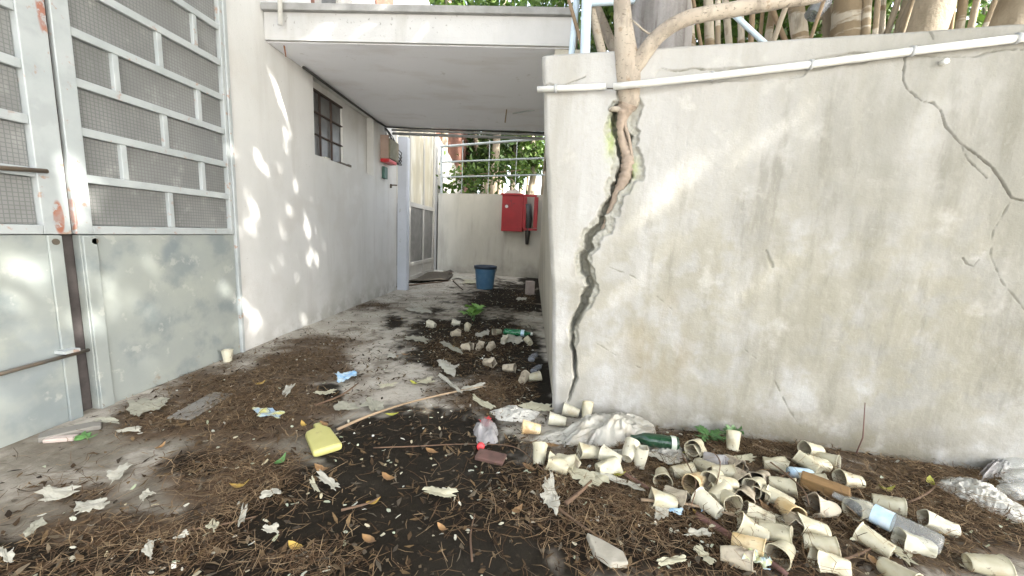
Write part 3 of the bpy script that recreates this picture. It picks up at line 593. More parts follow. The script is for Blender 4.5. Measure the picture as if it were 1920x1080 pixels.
crack([(1395, 655), (1440, 690), (1480, 770), (1500, 800)], .3, .004, .012); crack([(1120, 645), (1160, 670), (1200, 690)], .3, .004, .012); crack([(1140, 500), (1190, 520), (1260, 580)], .3, .003, .012)
crack([(1806, 484), (1814, 496), (1826, 500), (1836, 488)], 1.2, .01); crack([(1436, 470), (1448, 500)], .8, .005, .02)
# flaked plaster between the crack and the white pipe
for pts, wd in (([(1240, 142), (1320, 142), (1420, 137), (1500, 132)], 11), ([(1520, 122), (1580, 112), (1620, 108)], 9)):
    q, wb, sd = polyd(pts, [wd*px2]*len(pts)); g = np.clip((wb-q-.012*(fbm(Uw*30, Zg*30, 71)-.5))/.003, 0, 1); dep -= .006*g; raw = np.maximum(raw, .25*g)
edge = np.clip(1-Uc/.02, 0, 1); dep -= .014*edge**2+.010*edge*fbm(Zg*30, Uw*30, 77)
topc = np.clip((Vc-.992)/.008, 0, 1); dep -= .012*topc**2
Pw = RA[None, None]+RD*Uw[..., None]-RN*dep[..., None]; Pw[..., 2] = Zg
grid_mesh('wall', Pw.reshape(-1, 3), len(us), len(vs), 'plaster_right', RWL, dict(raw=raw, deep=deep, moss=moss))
TH = .24
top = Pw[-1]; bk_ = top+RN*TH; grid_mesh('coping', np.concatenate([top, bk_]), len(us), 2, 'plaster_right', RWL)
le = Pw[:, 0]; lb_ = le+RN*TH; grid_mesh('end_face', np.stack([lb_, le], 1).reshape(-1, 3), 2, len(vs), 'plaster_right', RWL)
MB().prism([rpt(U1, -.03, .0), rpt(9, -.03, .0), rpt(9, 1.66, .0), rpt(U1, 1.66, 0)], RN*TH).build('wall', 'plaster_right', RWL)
def wp(px, py, out=0.): return onplane(px, py, RN, RN@RA-out)
# white conduit across the wall
PI_ = thing('white_conduit', 'white plastic conduit clipped across the top of the cracked wall', 'conduit', wp(1140, 163))
MB().tube([wp(1008, 168, .012), wp(1060, 165.5, .02), wp(1136, 162, .02)], [.0125]*3, 12).build('tube', 'white_pvc', PI_, True)
MB().tube([wp(1138, 166, .022), wp(1153, 166, .022)], [.003]*2, 8).build('wire', 'dark_steel', PI_)
MB().tube([wp(1150, 162.5, .042), wp(1220, 155.5, .042), wp(1335, 143, .026), wp(1520, 121, .021), wp(1710, 96, .021), wp(2050, 55, .021)], .0135, 12).build('tube', 'white_pvc', PI_, True)
for x, y in ((1042, 166.5), (1335, 143), (1520, 121), (1710, 96), (1906, 72)):
    p = np.array(wp(x, y, .02)); MB().tube([p-RD*.006, p+RD*.006], [.0175]*2, 12).build('clip', 'grey_pvc', PI_, True)
p = wp(1765, 119, .0); tag(MB().tube([p+RN*.01, p-RN*.02, p-RN*.022], [.008, .011, .004], 10).build('wall_plug', 'white_pvc', None, True), 'small white plug in the wall below the conduit', 'plug')
# ================================================================== trees
def leafcloud(name, pts, size, mat, parent, seed=1, flat=.0):
    """one small pointed leaf per point (two faces folded on the midrib)"""
    r = np.random.RandomState(seed); n = len(pts); pts = np.asarray(pts, float)
    sz = size*(.6+.8*r.rand(n))
    d = r.normal(size=(n, 3)); d[:, 2] -= .3; d /= np.linalg.norm(d, axis=1)[:, None]
    e = r.normal(size=(n, 3)); e[:, :2] *= (1-flat); 
    s = np.cross(d, e); s /= np.linalg.norm(s, axis=1)[:, None]; nn = np.cross(s, d)
    L = sz[:, None]
    V = np.stack([pts-d*L*.5, pts-s*L*.24+nn*L*.06, pts+d*L*.5, pts+s*L*.24+nn*L*.06], 1).reshape(-1, 3)-np.array(parent.location if parent else (0, 0, 0))
    k = np.arange(n)*4; Fc = np.stack([k, k+1, k+2, k, k+2, k+3], 1).reshape(-1, 3).astype(np.int32)
    me = bpy.data.meshes.new(name); me.vertices.add(len(V)); me.vertices.foreach_set('co', V.astype(np.float32).ravel())
    me.loops.add(Fc.size); me.loops.foreach_set('vertex_index', Fc.ravel()); me.polygons.add(len(Fc))
    me.polygons.foreach_set('loop_start', np.arange(0, Fc.size, 3, dtype=np.int32)); me.polygons.foreach_set('loop_total', np.full(len(Fc), 3, np.int32))
    me.materials.append(MATS[mat]); me.update(); o = bpy.data.objects.new(name, me); COL.objects.link(o)
    if parent: o.parent = parent
    return o
def smooth_path(P, n=6):
    P = [np.array(p, float) for p in P]; out = []
    for i in range(len(P)-1):
        p0, p1, p2, p3 = P[max(i-1, 0)], P[i], P[i+1], P[min(i+2, len(P)-1)]
        for k in range(n):
            t = k/n; out.append(.5*((2*p1)+(-p0+p2)*t+(2*p0-5*p1+4*p2-p3)*t*t+(-p0+3*p1-3*p2+p3)*t**3))
    return out+[P[-1]]
def limb(P, Rd, n=6, sides=12, rough=.06, seed=0):
    pts = smooth_path(P, n); rr = np.interp(np.linspace(0, len(P)-1, len(pts)), range(len(P)), Rd); return MB().tube(pts, list(rr), sides, True, rough, seed)
# gaps cut in the leaf roof along sun rays, to place the sun patches
SPOT = [('L', 522, 172, .028), ('L', 538, 212, .04), ('L', 531, 190, .03), ('L', 483, 285, .02), ('L', 497, 305, .02), ('L', 566, 285, .03), ('L', 545, 395, .035), ('L', 525, 412, .03), ('L', 532, 440, .03), ('L', 470, 430, .02), ('L', 555, 515, .02), ('L', 655, 468, .03),
        ('L', 622, 470, .025), ('L', 571, 598, .035), ('L', 448, 570, .02), ('L', 445, 620, .015), ('L', 607, 380, .03), ('L', 640, 440, .02), ('L', 580, 430, .02), ('L', 555, 360, .02), ('L', 120, 320, .035), ('L', 135, 365, .045), ('L', 147, 405, .035), ('L', 12, 502, .025), ('L', 68, 522, .015),
        ('L', 207, 548, .028), ('L', 238, 565, .02), ('L', 282, 688, .018), ('L', 250, 693, .018), ('L', 90, 693, .014), ('L', 390, 78, .03), ('L', 185, 385, .02), ('L', 415, 428, .015), ('L', 432, 285, .02),
        ('R', 1302, 316, .042), ('R', 1272, 345, .06), ('R', 1244, 372, .045), ('R', 1340, 377, .018), ('R', 1190, 437, .018), ('R', 1215, 505, .036), ('R', 1180, 573, .018), ('R', 1175, 650, .016), ('R', 1050, 582, .010), ('R', 1043, 622, .012), ('R', 1385, 548, .013),
        ('R', 1450, 512, .014), ('R', 1490, 236, .010), ('R', 1455, 256, .010), ('R', 1160, 690, .010),
        ('G', 785, 768, .026), ('G', 812, 785, .024), ('G', 862, 800, .012), ('G', 212, 845, .022), ('G', 738, 945, .03), ('G', 765, 965, .025), ('G', 985, 752, .025), ('G', 890, 730, .018), ('G', 690, 905, .018), ('G', 600, 880, .014), ('G', 960, 985, .02), ('G', 990, 790, .02), ('G', 1030, 925, .02), ('G', 1290, 900, .03), ('G', 1360, 835, .02), ('G', 1120, 810, .02), ('G', 1870, 940, .04)]
rs_ = random.Random(12)
for k in range(26):
    SPOT.append(('L', 470+rs_.random()**1.3*235, 0, rs_.uniform(.010, .022))); x_ = SPOT[-1][1]; SPOT[-1] = ('L', x_, rs_.uniform(250, 620-(x_-470)*.25), SPOT[-1][3])
for k in range(12): SPOT.append(('L', rs_.uniform(10, 430), rs_.uniform(440, 660), rs_.uniform(.009, .018)))
SP = np.array([(lw(x, y) if k == 'L' else rw(x, y) if k == 'R' else gp(x, y)) for k, x, y, r in SPOT]); SR = np.array([r for *_, r in SPOT])
sd_ = np.array(SUN)
def open_gaps(pts, size):
    keep = np.ones(len(pts), bool)
    for p, r, (kd_, px_, *_) in zip(SP, SR, SPOT):
        r = r*(.62 if kd_ == 'L' and px_ < 430 and not 100 < px_ < 160 else 1)
        v = pts-p; t = v@sd_; q = np.linalg.norm(v-t[:, None]*sd_, axis=1); keep &= ~(q < r*.8+size*(.19 if kd_ == 'R' and r < .029 else .22 if kd_ == 'R' else .18))
    return pts[keep]
def crownpts(boxes, n, seed, clump=.55):
    r = np.random.RandomState(seed); out = []
    for (cx, cy, cz, rx, ry, rz, k) in boxes:
        m = int(n*k); cl = r.normal(size=(max(3, m//60), 3)); cl /= np.linalg.norm(cl, axis=1)[:, None]; cl *= r.rand(len(cl), 1)**(1/2.4)
        q = cl[r.randint(0, len(cl), m)]+r.normal(size=(m, 3))*.16
        out.append(q*np.array([rx, ry, rz])+np.array([cx, cy, cz]))
    return np.concatenate(out)
def roofpts(x0, x1, y0, y1, z0, z1, n, seed):
    r = np.random.RandomState(seed); p = r.rand(n, 3)*np.array([x1-x0, y1-y0, z1-z0])+np.array([x0, y0, z0])
    p[:, 2] += .35*(fbm(p[:, 0]*1.2, p[:, 1]*1.2, seed)-.5)*2-.12*np.hypot(p[:, 0]-(x0+x1)/2, p[:, 1]-(y0+y1)/2)
    return p
T = thing('fig_tree', 'pale forked tree growing out of the crack in the right wall', 'tree', wp(1175, 190))
tp = [wp(1172, 214, -.04), wp(1180, 188, -.03), wp(1178, 150, -.02), wp(1174, 100, -.005), wp(1169, 50, .0), wp(1166, 0, .005), wp(1162, -80, .01), wp(1160, -200, .02)]
hi = np.array(tp[-1])+np.array([.05, -.15, .6]); hi2 = hi+np.array([.2, -.4, 1.0]); hi3 = hi2+np.array([.3, -.4, .9])
limb(tp+[hi, hi2, hi3], [.034, .047, .052, .046, .037, .033, .032, .03, .028, .024, .016], 6, 14, .05, 3).build('trunk', 'bark_pale', T, True)
bp = [wp(1182, 142, -.02), wp(1198, 114, .0), wp(1236, 66, .02), wp(1290, 34, .03), wp(1380, 17, .035), wp(1470, 1, .04), wp(1570, -22, .04)]
e1 = np.array(bp[-1])+np.array([.3, -.1, .15]); e2 = e1+np.array([.5, -.3, .6]); e3 = e2+np.array([.4, -.4, .9])
limb(bp+[e1, e2, e3], [.035, .034, .029, .028, .027, .025, .024, .022, .019, .013], 6, 12, .05, 4).build('branch', 'bark_pale', T, True)
limb([wp(1182, 204, -.01), wp(1167, 206, .004), wp(1152, 204, .006), wp(1143, 207, -.005)], [.012, .013, .012, .008], 4, 8).build('stub', 'bark_pale', T, True)
limb([wp(1176, 195, .005), wp(1166, 222, -.008), wp(1164, 245, -.02), wp(1170, 275, -.03), wp(1178, 300, -.032), wp(1172, 332, -.036), wp(1158, 362, -.042), wp(1147, 392, -.046), wp(1134, 425, -.05), wp(1116, 452, -.06)], [.038, .018, .015, .02, .028, .027, .02, .016, .013, .006], 9, 12, .45, 5).build('root', 'bark_root', T, True)
limb([wp(1188, 200, .0), wp(1172, 228, -.01), wp(1180, 262, -.01), wp(1186, 300, -.014)], [.01, .008, .007, .006], 5, 7).build('root', 'bark_root', T, True)
limb([wp(1245, 66, .02), wp(1215, 62, .03), wp(1186, 38, .02)], [.004, .004, .003], 4, 6).build('twig', 'bark_pale', T, True)
pts = roofpts(-.4, 3.6, -2.2, 3.4, 3.9, 5.2, 26000, 5); pts = open_gaps(pts, .17)
leafcloud('crown', pts, .17, 'leaf_green', T, 5)
# garden trees behind the wall: pixel at the wall top, pixel at the frame top, width, distance
def garden_tree(name, label, xb, xt, wpx, Yd, mat, group, cat='tree', crown=None, yb=70, rough=.06, bow=0):
    p0 = yp(xb, yb, Yd); p1 = yp(xt, 0, Yd); d = (p1-p0)/(p1[2]-p0[2]); r = wpx*Yd/F/2
    g0 = p0+d*(1.48-p0[2]); zt_ = 4.2+.4*rnd.random(); g1 = p0+d*(p1[2]-p0[2]+.5); g2 = g1+np.array([d[0]*.4, .1, 1])*(zt_-g1[2])
    t = thing(name, label, cat, g0, group)
    limb([g0-np.array([0, 0, .05]), (p0*.5+g0*.5), p0+np.array([bow, 0, 0]), p1, g1, g2], [r*1.12, r*1.05, r, r*.96, r*.9, r*.6], 4, 14 if wpx > 25 else 8, rough, int(xb)).build('trunk', mat, t, True)
    if crown:
        n, rx, rz = crown; leafcloud('crown', crownpts([(g2[0], g2[1]+.5, zt_+.3, rx, rx, rz, 1)], n, int(xb)), .16, 'leaf_green', t, int(xb)+1)
    return t
GT = 'trees in the garden behind the cracked wall'
garden_tree('palm_tree', 'very thick grey fibrous trunk right behind the fork of the crack tree', 1232, 1232, 108, 2.35, 'bark_grey', GT, crown=(900, 1.2, .7), yb=88)
garden_tree('tree', 'whitewashed trunk just right of the thick grey one', 1292, 1286, 20, 2.6, 'bark_lime', GT, crown=(500, .9, .6))
garden_tree('tree', 'banded brown and white trunk, thick and upright, near the end of the forked branch', 1588, 1594, 46, 2.7, 'bark_lime', GT, crown=(900, 1.2, .7))
garden_tree('tree', 'thick tan rough trunk leaning slightly right above the zigzag crack', 1722, 1748, 62, 2.6, 'bark_tan', GT, crown=(900, 1.2, .7))
garden_tree('tree', 'thick beige trunk at the far right of the garden', 1888, 1925, 70, 2.7, 'bark_tan', GT, crown=(900, 1.2, .7))
garden_tree('tree', 'forked brown trunk between the leaning blue pipe and the banded trunk', 1500, 1490, 24, 2.8, 'bark_lime', GT, crown=(400, .9, .5))
SG = 'thin stems crowding the garden behind the cracked wall'
for i, (xb, xt, wpx, mt) in enumerate(((1122, 1104, 15, 'bark_pale'), (1142, 1112, 17, 'bark_pale'), (1330, 1328, 16, 'bark_lime'), (1346, 1346, 9, 'bark_lime'), (1366, 1360, 11, 'bark_lime'), (1390, 1388, 10, 'bark_lime'), (1408, 1412, 9, 'stem_brown'), (1440, 1452, 12, 'bark_lime'), (1470, 1440, 8, 'stem_brown'),
        (1452, 1478, 9, 'bark_tan'), (1520, 1545, 6, 'stem_brown'), (1552, 1550, 14, 'bark_tan'), (1622, 1626, 13, 'bark_lime'), (1640, 1646, 8, 'bark_lime'), (1652, 1655, 9, 'bark_lime'), (1660, 1684, 9, 'bark_tan'), (1690, 1712, 5, 'bark_lime'), (1680, 1700, 11, 'bark_tan'), (1796, 1806, 12, 'bark_lime'), (1816, 1832, 9, 'bark_tan'), (1838, 1866, 7, 'bark_lime'), (1858, 1884, 12, 'bark_tan'), (1780, 1790, 6, 'stem_brown'), (1312, 1300, 6, 'stem_brown'), (1425, 1432, 6, 'stem_brown'))):
    lbs = {'bark_pale': 'pale round stem leaning against the thick grey trunk', 'bark_lime': 'thin pale stem with brown bands in the garden row', 'bark_tan': 'thin tan stem without bands in the garden row', 'stem_brown': 'very thin dark brown stem in the garden row'}
    garden_tree('sapling', lbs[mt], xb, xt, wpx, 2.25+.9*((i*37) % 10)/10, mt, SG, 'sapling', None, 72)
# pale blue steel posts
def bpost(xb, xt, wpx, Yd, label):
    p0 = yp(xb, 98, Yd); p1 = yp(xt, 0, Yd); d = (p1-p0)/(p1[2]-p0[2]); r = wpx*Yd/F/2
    return tag(MB().tube([p0-d*(p0[2]-1.5), p0, p1, p1+d*.35], r, 12).build('blue_post', 'blue_paint', None, True), label, 'post')
bpost(1097, 1100, 17, 2.2, 'thicker pale blue steel post at the wall corner'); bpost(1072, 1081, 11, 2.3, 'thinner pale blue steel post nearest the bridge edge')
a, c = yp(1104, 5, 2.2), yp(1160, 2, 2.25); tag(MB().tube([a, c, c+(c-a)], .018, 10).build('blue_rail', 'blue_paint', None, True), 'pale blue rail running from the post behind the forked trunk', 'rail')
a, c = yp(1395, 45, 2.3), yp(1424, 72, 2.3); tag(MB().tube([a-(c-a)*.7, a, c, c+(c-a)*1.2], .014, 10).build('blue_pipe', 'blue_paint', None, True), 'short pale blue pipe leaning among the banded stems', 'pipe')
a, c = yp(1068, 5, 2.25), yp(1084, 60, 2.25); tag(MB().tube([a-(c-a), a, c, c+(c-a)*1.5], .010, 7).build('dead_stick', 'stem_brown', None, True), 'grey dead stick leaning between the two blue posts', 'stick')
a = yp(1522, 30, 2.6); tag(MB().lathe([(0, 0), (.045, .0), (.05, .1), (.04, .12), (0, .125)], 12, Matrix.Translation(a)@Matrix.Rotation(.6, 4, 'Y')).build('dark_pot', 'grey_plastic'), 'dark plastic pot caught between the stems', 'pot')
# shrubs and trees further back
def bush(label, px, Yd, z0, z1, rx, n, size, mat, seed, name='shrub', cat='shrub', th=.05, group='leafy shrubs and trees further back'):
    c = yp(px, 200, Yd); t = thing(name, label, cat, (c[0], Yd, 1.5), group)
    limb([(c[0], Yd, 1.48), (c[0]+.1, Yd, (z0+z1)/2), (c[0]-.05, Yd, z1)], [th, th*.8, th*.4], 4, 8, .08, seed).build('trunk', 'bark_tan', t, True)
    leafcloud('crown', crownpts([(c[0], Yd, (z0+z1)/2, rx, rx*.7, (z1-z0)/2, 1)], n, seed), size, mat, t, seed+3)
bk_l = ['bright green shrub filling the gap beside the bridge end', 'dark green shrub filling the view over the bridge', 'loose green tree standing over the far railing', 'green shrub in the garden beyond the stems']
for i, (px, Yd, z0, z1, rx, n, sz, mt, li) in enumerate(((830, 9, 3.5, 7.2, 1.5, 2200, .2, 'leaf_green', 1), (930, 10, 3.8, 8, 1.6, 2200, .2, 'leaf_green', 1), (1030, 9, 3.5, 7.4, 1.5, 2200, .19, 'leaf_dark', 1), (1060, 6, 2.6, 5, .8, 1300, .13, 'leaf_green', 0),
        (1330, 5.5, 2.5, 4.6, 1.0, 1500, .13, 'leaf_green', 3), (1440, 5, 2.4, 4.4, 1.0, 1700, .12, 'leaf_green', 3), (1560, 5.6, 2.4, 4.4, 1.1, 1500, .13, 'leaf_dark', 3), (1680, 5, 2.4, 4.2, 1.0, 1500, .12, 'leaf_green', 3), (1800, 5.2, 2.4, 4.2, 1.1, 1500, .12, 'leaf_green', 3), (1920, 5, 2.3, 4.2, 1.1, 1600, .12, 'leaf_dark', 3), (2050, 5, 2.3, 4.2, 1.1, 1000, .12, 'leaf_green', 3),
        (1500, 3.6, 1.9, 3.2, .55, 700, .09, 'leaf_green', 3), (1350, 3.7, 1.95, 3.3, .5, 600, .09, 'leaf_green', 3), (1640, 3.7, 1.9, 3.2, .5, 600, .09, 'leaf_green', 3), (1830, 3.6, 1.9, 3.2, .55, 700, .09, 'leaf_green', 3), (1180, 7, 2.8, 5.4, 1.1, 900, .15, 'leaf_dark', 0), (890, 12, 2, 4.4, .8, 1300, .17, 'leaf_dark', 2), (915, 10.5, 2.2, 3.5, .6, 1000, .15, 'leaf_dark', 2), (965, 11.5, 2.5, 4.4, .9, 1400, .17, 'leaf_dark', 2), (1000, 10, 1.7, 3.6, .6, 1200, .15, 'leaf_green', 2), (940, 13, 2.2, 5.5, 1.3, 1800, .2, 'leaf_green', 2))):
    bush(bk_l[li], px, Yd, z0, z1, rx, n, sz, mt, 50+i*7, 'tree' if li in (1, 2) else 'shrub', 'tree' if li in (1, 2) else 'shrub', .1 if li in (1, 2) else .03)
for i, (px, Yd, wpx) in enumerate(((905, 12, 8), (925, 11, 5), (978, 11, 7), (990, 12, 4), (945, 12.5, 4), (1003, 10.5, 5), (960, 14, 6))):
    a = yp(px, 300, Yd); t = thing('tree', 'bare pale trunk seen through the far railing', 'tree', (a[0], Yd, 1.5), 'bare trunks beyond the far railing')
    r = wpx*Yd/F/2; limb([(a[0], Yd, 1.48), (a[0]+.02, Yd, 3), (a[0]-.02, Yd+.1, 5.5)], [r, r*.95, r*.7], 4, 8, .05, i).build('trunk', 'bark_lime' if i % 2 == 0 else 'stem_brown', t, True)
# leafy branch hanging in front of the far railing
fb = thing('leafy_branch', 'green leafy branch reaching along the far railing', 'branch', bk(870, 352, -.4))
bq = [bk(838, 352, -.4), bk(870, 330, -.35), bk(915, 325, -.3), bk(985, 318, -.25)]
MB().tube([np.array(p) for p in bq], [.012, .014, .014, .01], 6).build('stem', 'stem_brown', fb)
r = np.random.RandomState(4); t = r.rand(520); P0 = np.array(bq); idx = np.minimum((t*3).astype(int), 2); pp = P0[idx]+(P0[idx+1]-P0[idx])*(t*3-idx)[:, None]
pp = pp+r.normal(size=(520, 3))*np.array([.22, .15, .17]); leafcloud('leaves', pp, .13, 'leaf_green', fb, 9, .5)
# the unseen tree whose crown shades the yard on the right
T2 = thing('unseen_shade_tree', 'broad unseen leafy tree spreading over the right side of the yard', 'tree', (4.6, 2.0, 1.5))
limb([(4.6, 2.0, 1.45), (4.5, 1.8, 3), (4.6, 1.2, 4.3), (4.8, .5, 4.9)], [.16, .13, .1, .05], 5, 12, .08, 8).build('trunk', 'bark_tan', T2, True)
pts = roofpts(2.7, 7.6, -3.0, 1.0, 3.9, 5.2, 22000, 15); leafcloud('crown', open_gaps(pts, .17), .17, 'leaf_green', T2, 15)
T3 = thing('unseen_shade_tree', 'added unseen leafy tree shading the bridge and the far yard', 'tree', (3.6, 5.6, 1.5))  # added out of view so its crown keeps sun off the far wall
limb([(3.6, 5.6, 1.45), (3.5, 5.5, 3), (3.5, 5.2, 4.3), (3.4, 5, 5)], [.14, .12, .09, .05], 5, 12, .08, 9).build('trunk', 'bark_tan', T3, True)
leafcloud('crown', roofpts(.6, 4.2, 4.2, 6.8, 4.4, 5.6, 9000, 25), .2, 'leaf_green', T3, 25)
#LITTER
# ================================================================== litter
def gz(px, py, up=0.):
    p = gp(px, py, up)
    for _ in range(3): p = gp(px, py, up+float(gh(p[0], p[1])))
    return p
# plastic vending cups: a few meshes, many cups
CL, RM, RBs = .086, .0345, .0235
def cup_mesh(seed, crush=0., ribs=True):
    r = random.Random(seed); ph = r.uniform(0, 6.28); ph2 = r.uniform(0, 6.28)
    out = [(.004, .004), (RBs*.8, .003), (RBs*.96, 0), (RBs, .002)]
    for k in range(1, 13):
        t = k/13; out.append((RBs+(RM-RBs)*t+(.0006*(-1)**k if ribs and 2 < k < 11 else 0), CL*t))
    out += [(RM, CL*.965), (RM+.0022, CL*.972), (RM+.0026, CL*.986), (RM+.0012, CL), (RM-.001, CL*.99)]
    nout = len(out)
    for k in range(8, -1, -1): t = k/9; out.append((RBs-.0016+(RM-RBs)*t, .003+CL*.96*t))
    out.append((.002, .006))
    def sq(p, a):
        t = p.z/CL; f = 1+crush*.55*math.cos(2*(a-ph))*(t+.15); g = crush*.014*math.sin(3*(a-ph2)+7*t)
        d = crush*.30*math.exp(-((((a-ph+math.pi) % (2*math.pi))-math.pi)/.5)**2-((t-.6)/.25)**2)
        f -= d
        return Vector((p.x*f+g*t*.4, p.y*(2-f)*.96+g*.5, p.z+crush*.012*math.sin(2*a+ph2)*t))
    m = MB().lathe(out, 30, None, sq)
    ins = []
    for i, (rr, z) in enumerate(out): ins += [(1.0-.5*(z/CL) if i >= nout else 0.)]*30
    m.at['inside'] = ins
    return m
CUPM = {}
def cup_data(mat, kind):
    if (mat, kind) not in CUPM:
        o = cup_mesh(kind*5+3, (.02, .11, .25, .45, .65)[kind]).build('plastic_cup', mat, None, True)
        CUPM[(mat, kind)] = o.data; COL.objects.unlink(o); bpy.data.objects.remove(o)
    return CUPM[(mat, kind)]
CG = 'discarded plastic cups on the ground'
def place_cup(m, b, mat, kind, label, up=0., tilt=None, scale=.9, group=CG):
    """m, b: where mouth and base sit in the yard (pixels dropped on the ground)"""
    pm = gz(*m, .03+up); pb = gz(*b, .024+up); c = (pm+pb)/2; d = pm-pb; d[2] = 0
    n = np.linalg.norm(d); d = d/n if n > 1e-6 else np.array([0, 1, 0])
    ti = math.asin((RM-RBs)/CL) if tilt is None else R(tilt)
    ax = Vector((d[0]*math.cos(ti), d[1]*math.cos(ti), math.sin(ti)))
    q = ax.to_track_quat('Z', 'X') @ Quaternion((0, 0, 1), rnd.uniform(0, 6.28))
    z = float(gh(c[0], c[1]))+up
    if tilt is None: ctr = Vector((c[0], c[1], z+scale*(RM+RBs)/2*math.cos(ti)))
    else: ctr = Vector((c[0], c[1], z+scale*(CL/2*math.sin(ti)+RBs*math.cos(ti))-.004))
    o = bpy.data.objects.new('plastic_cup', cup_data(mat, kind)); COL.objects.link(o)
    o.rotation_mode = 'QUATERNION'; o.rotation_quaternion = q; o.scale = (scale,)*3; o.location = ctr-ax*(CL/2*scale)
    return tag(o, label, 'cup', group)
P_, W_, S_, D_ = 'cup_plastic', 'cup_white', 'cup_stained', 'cup_dirty'
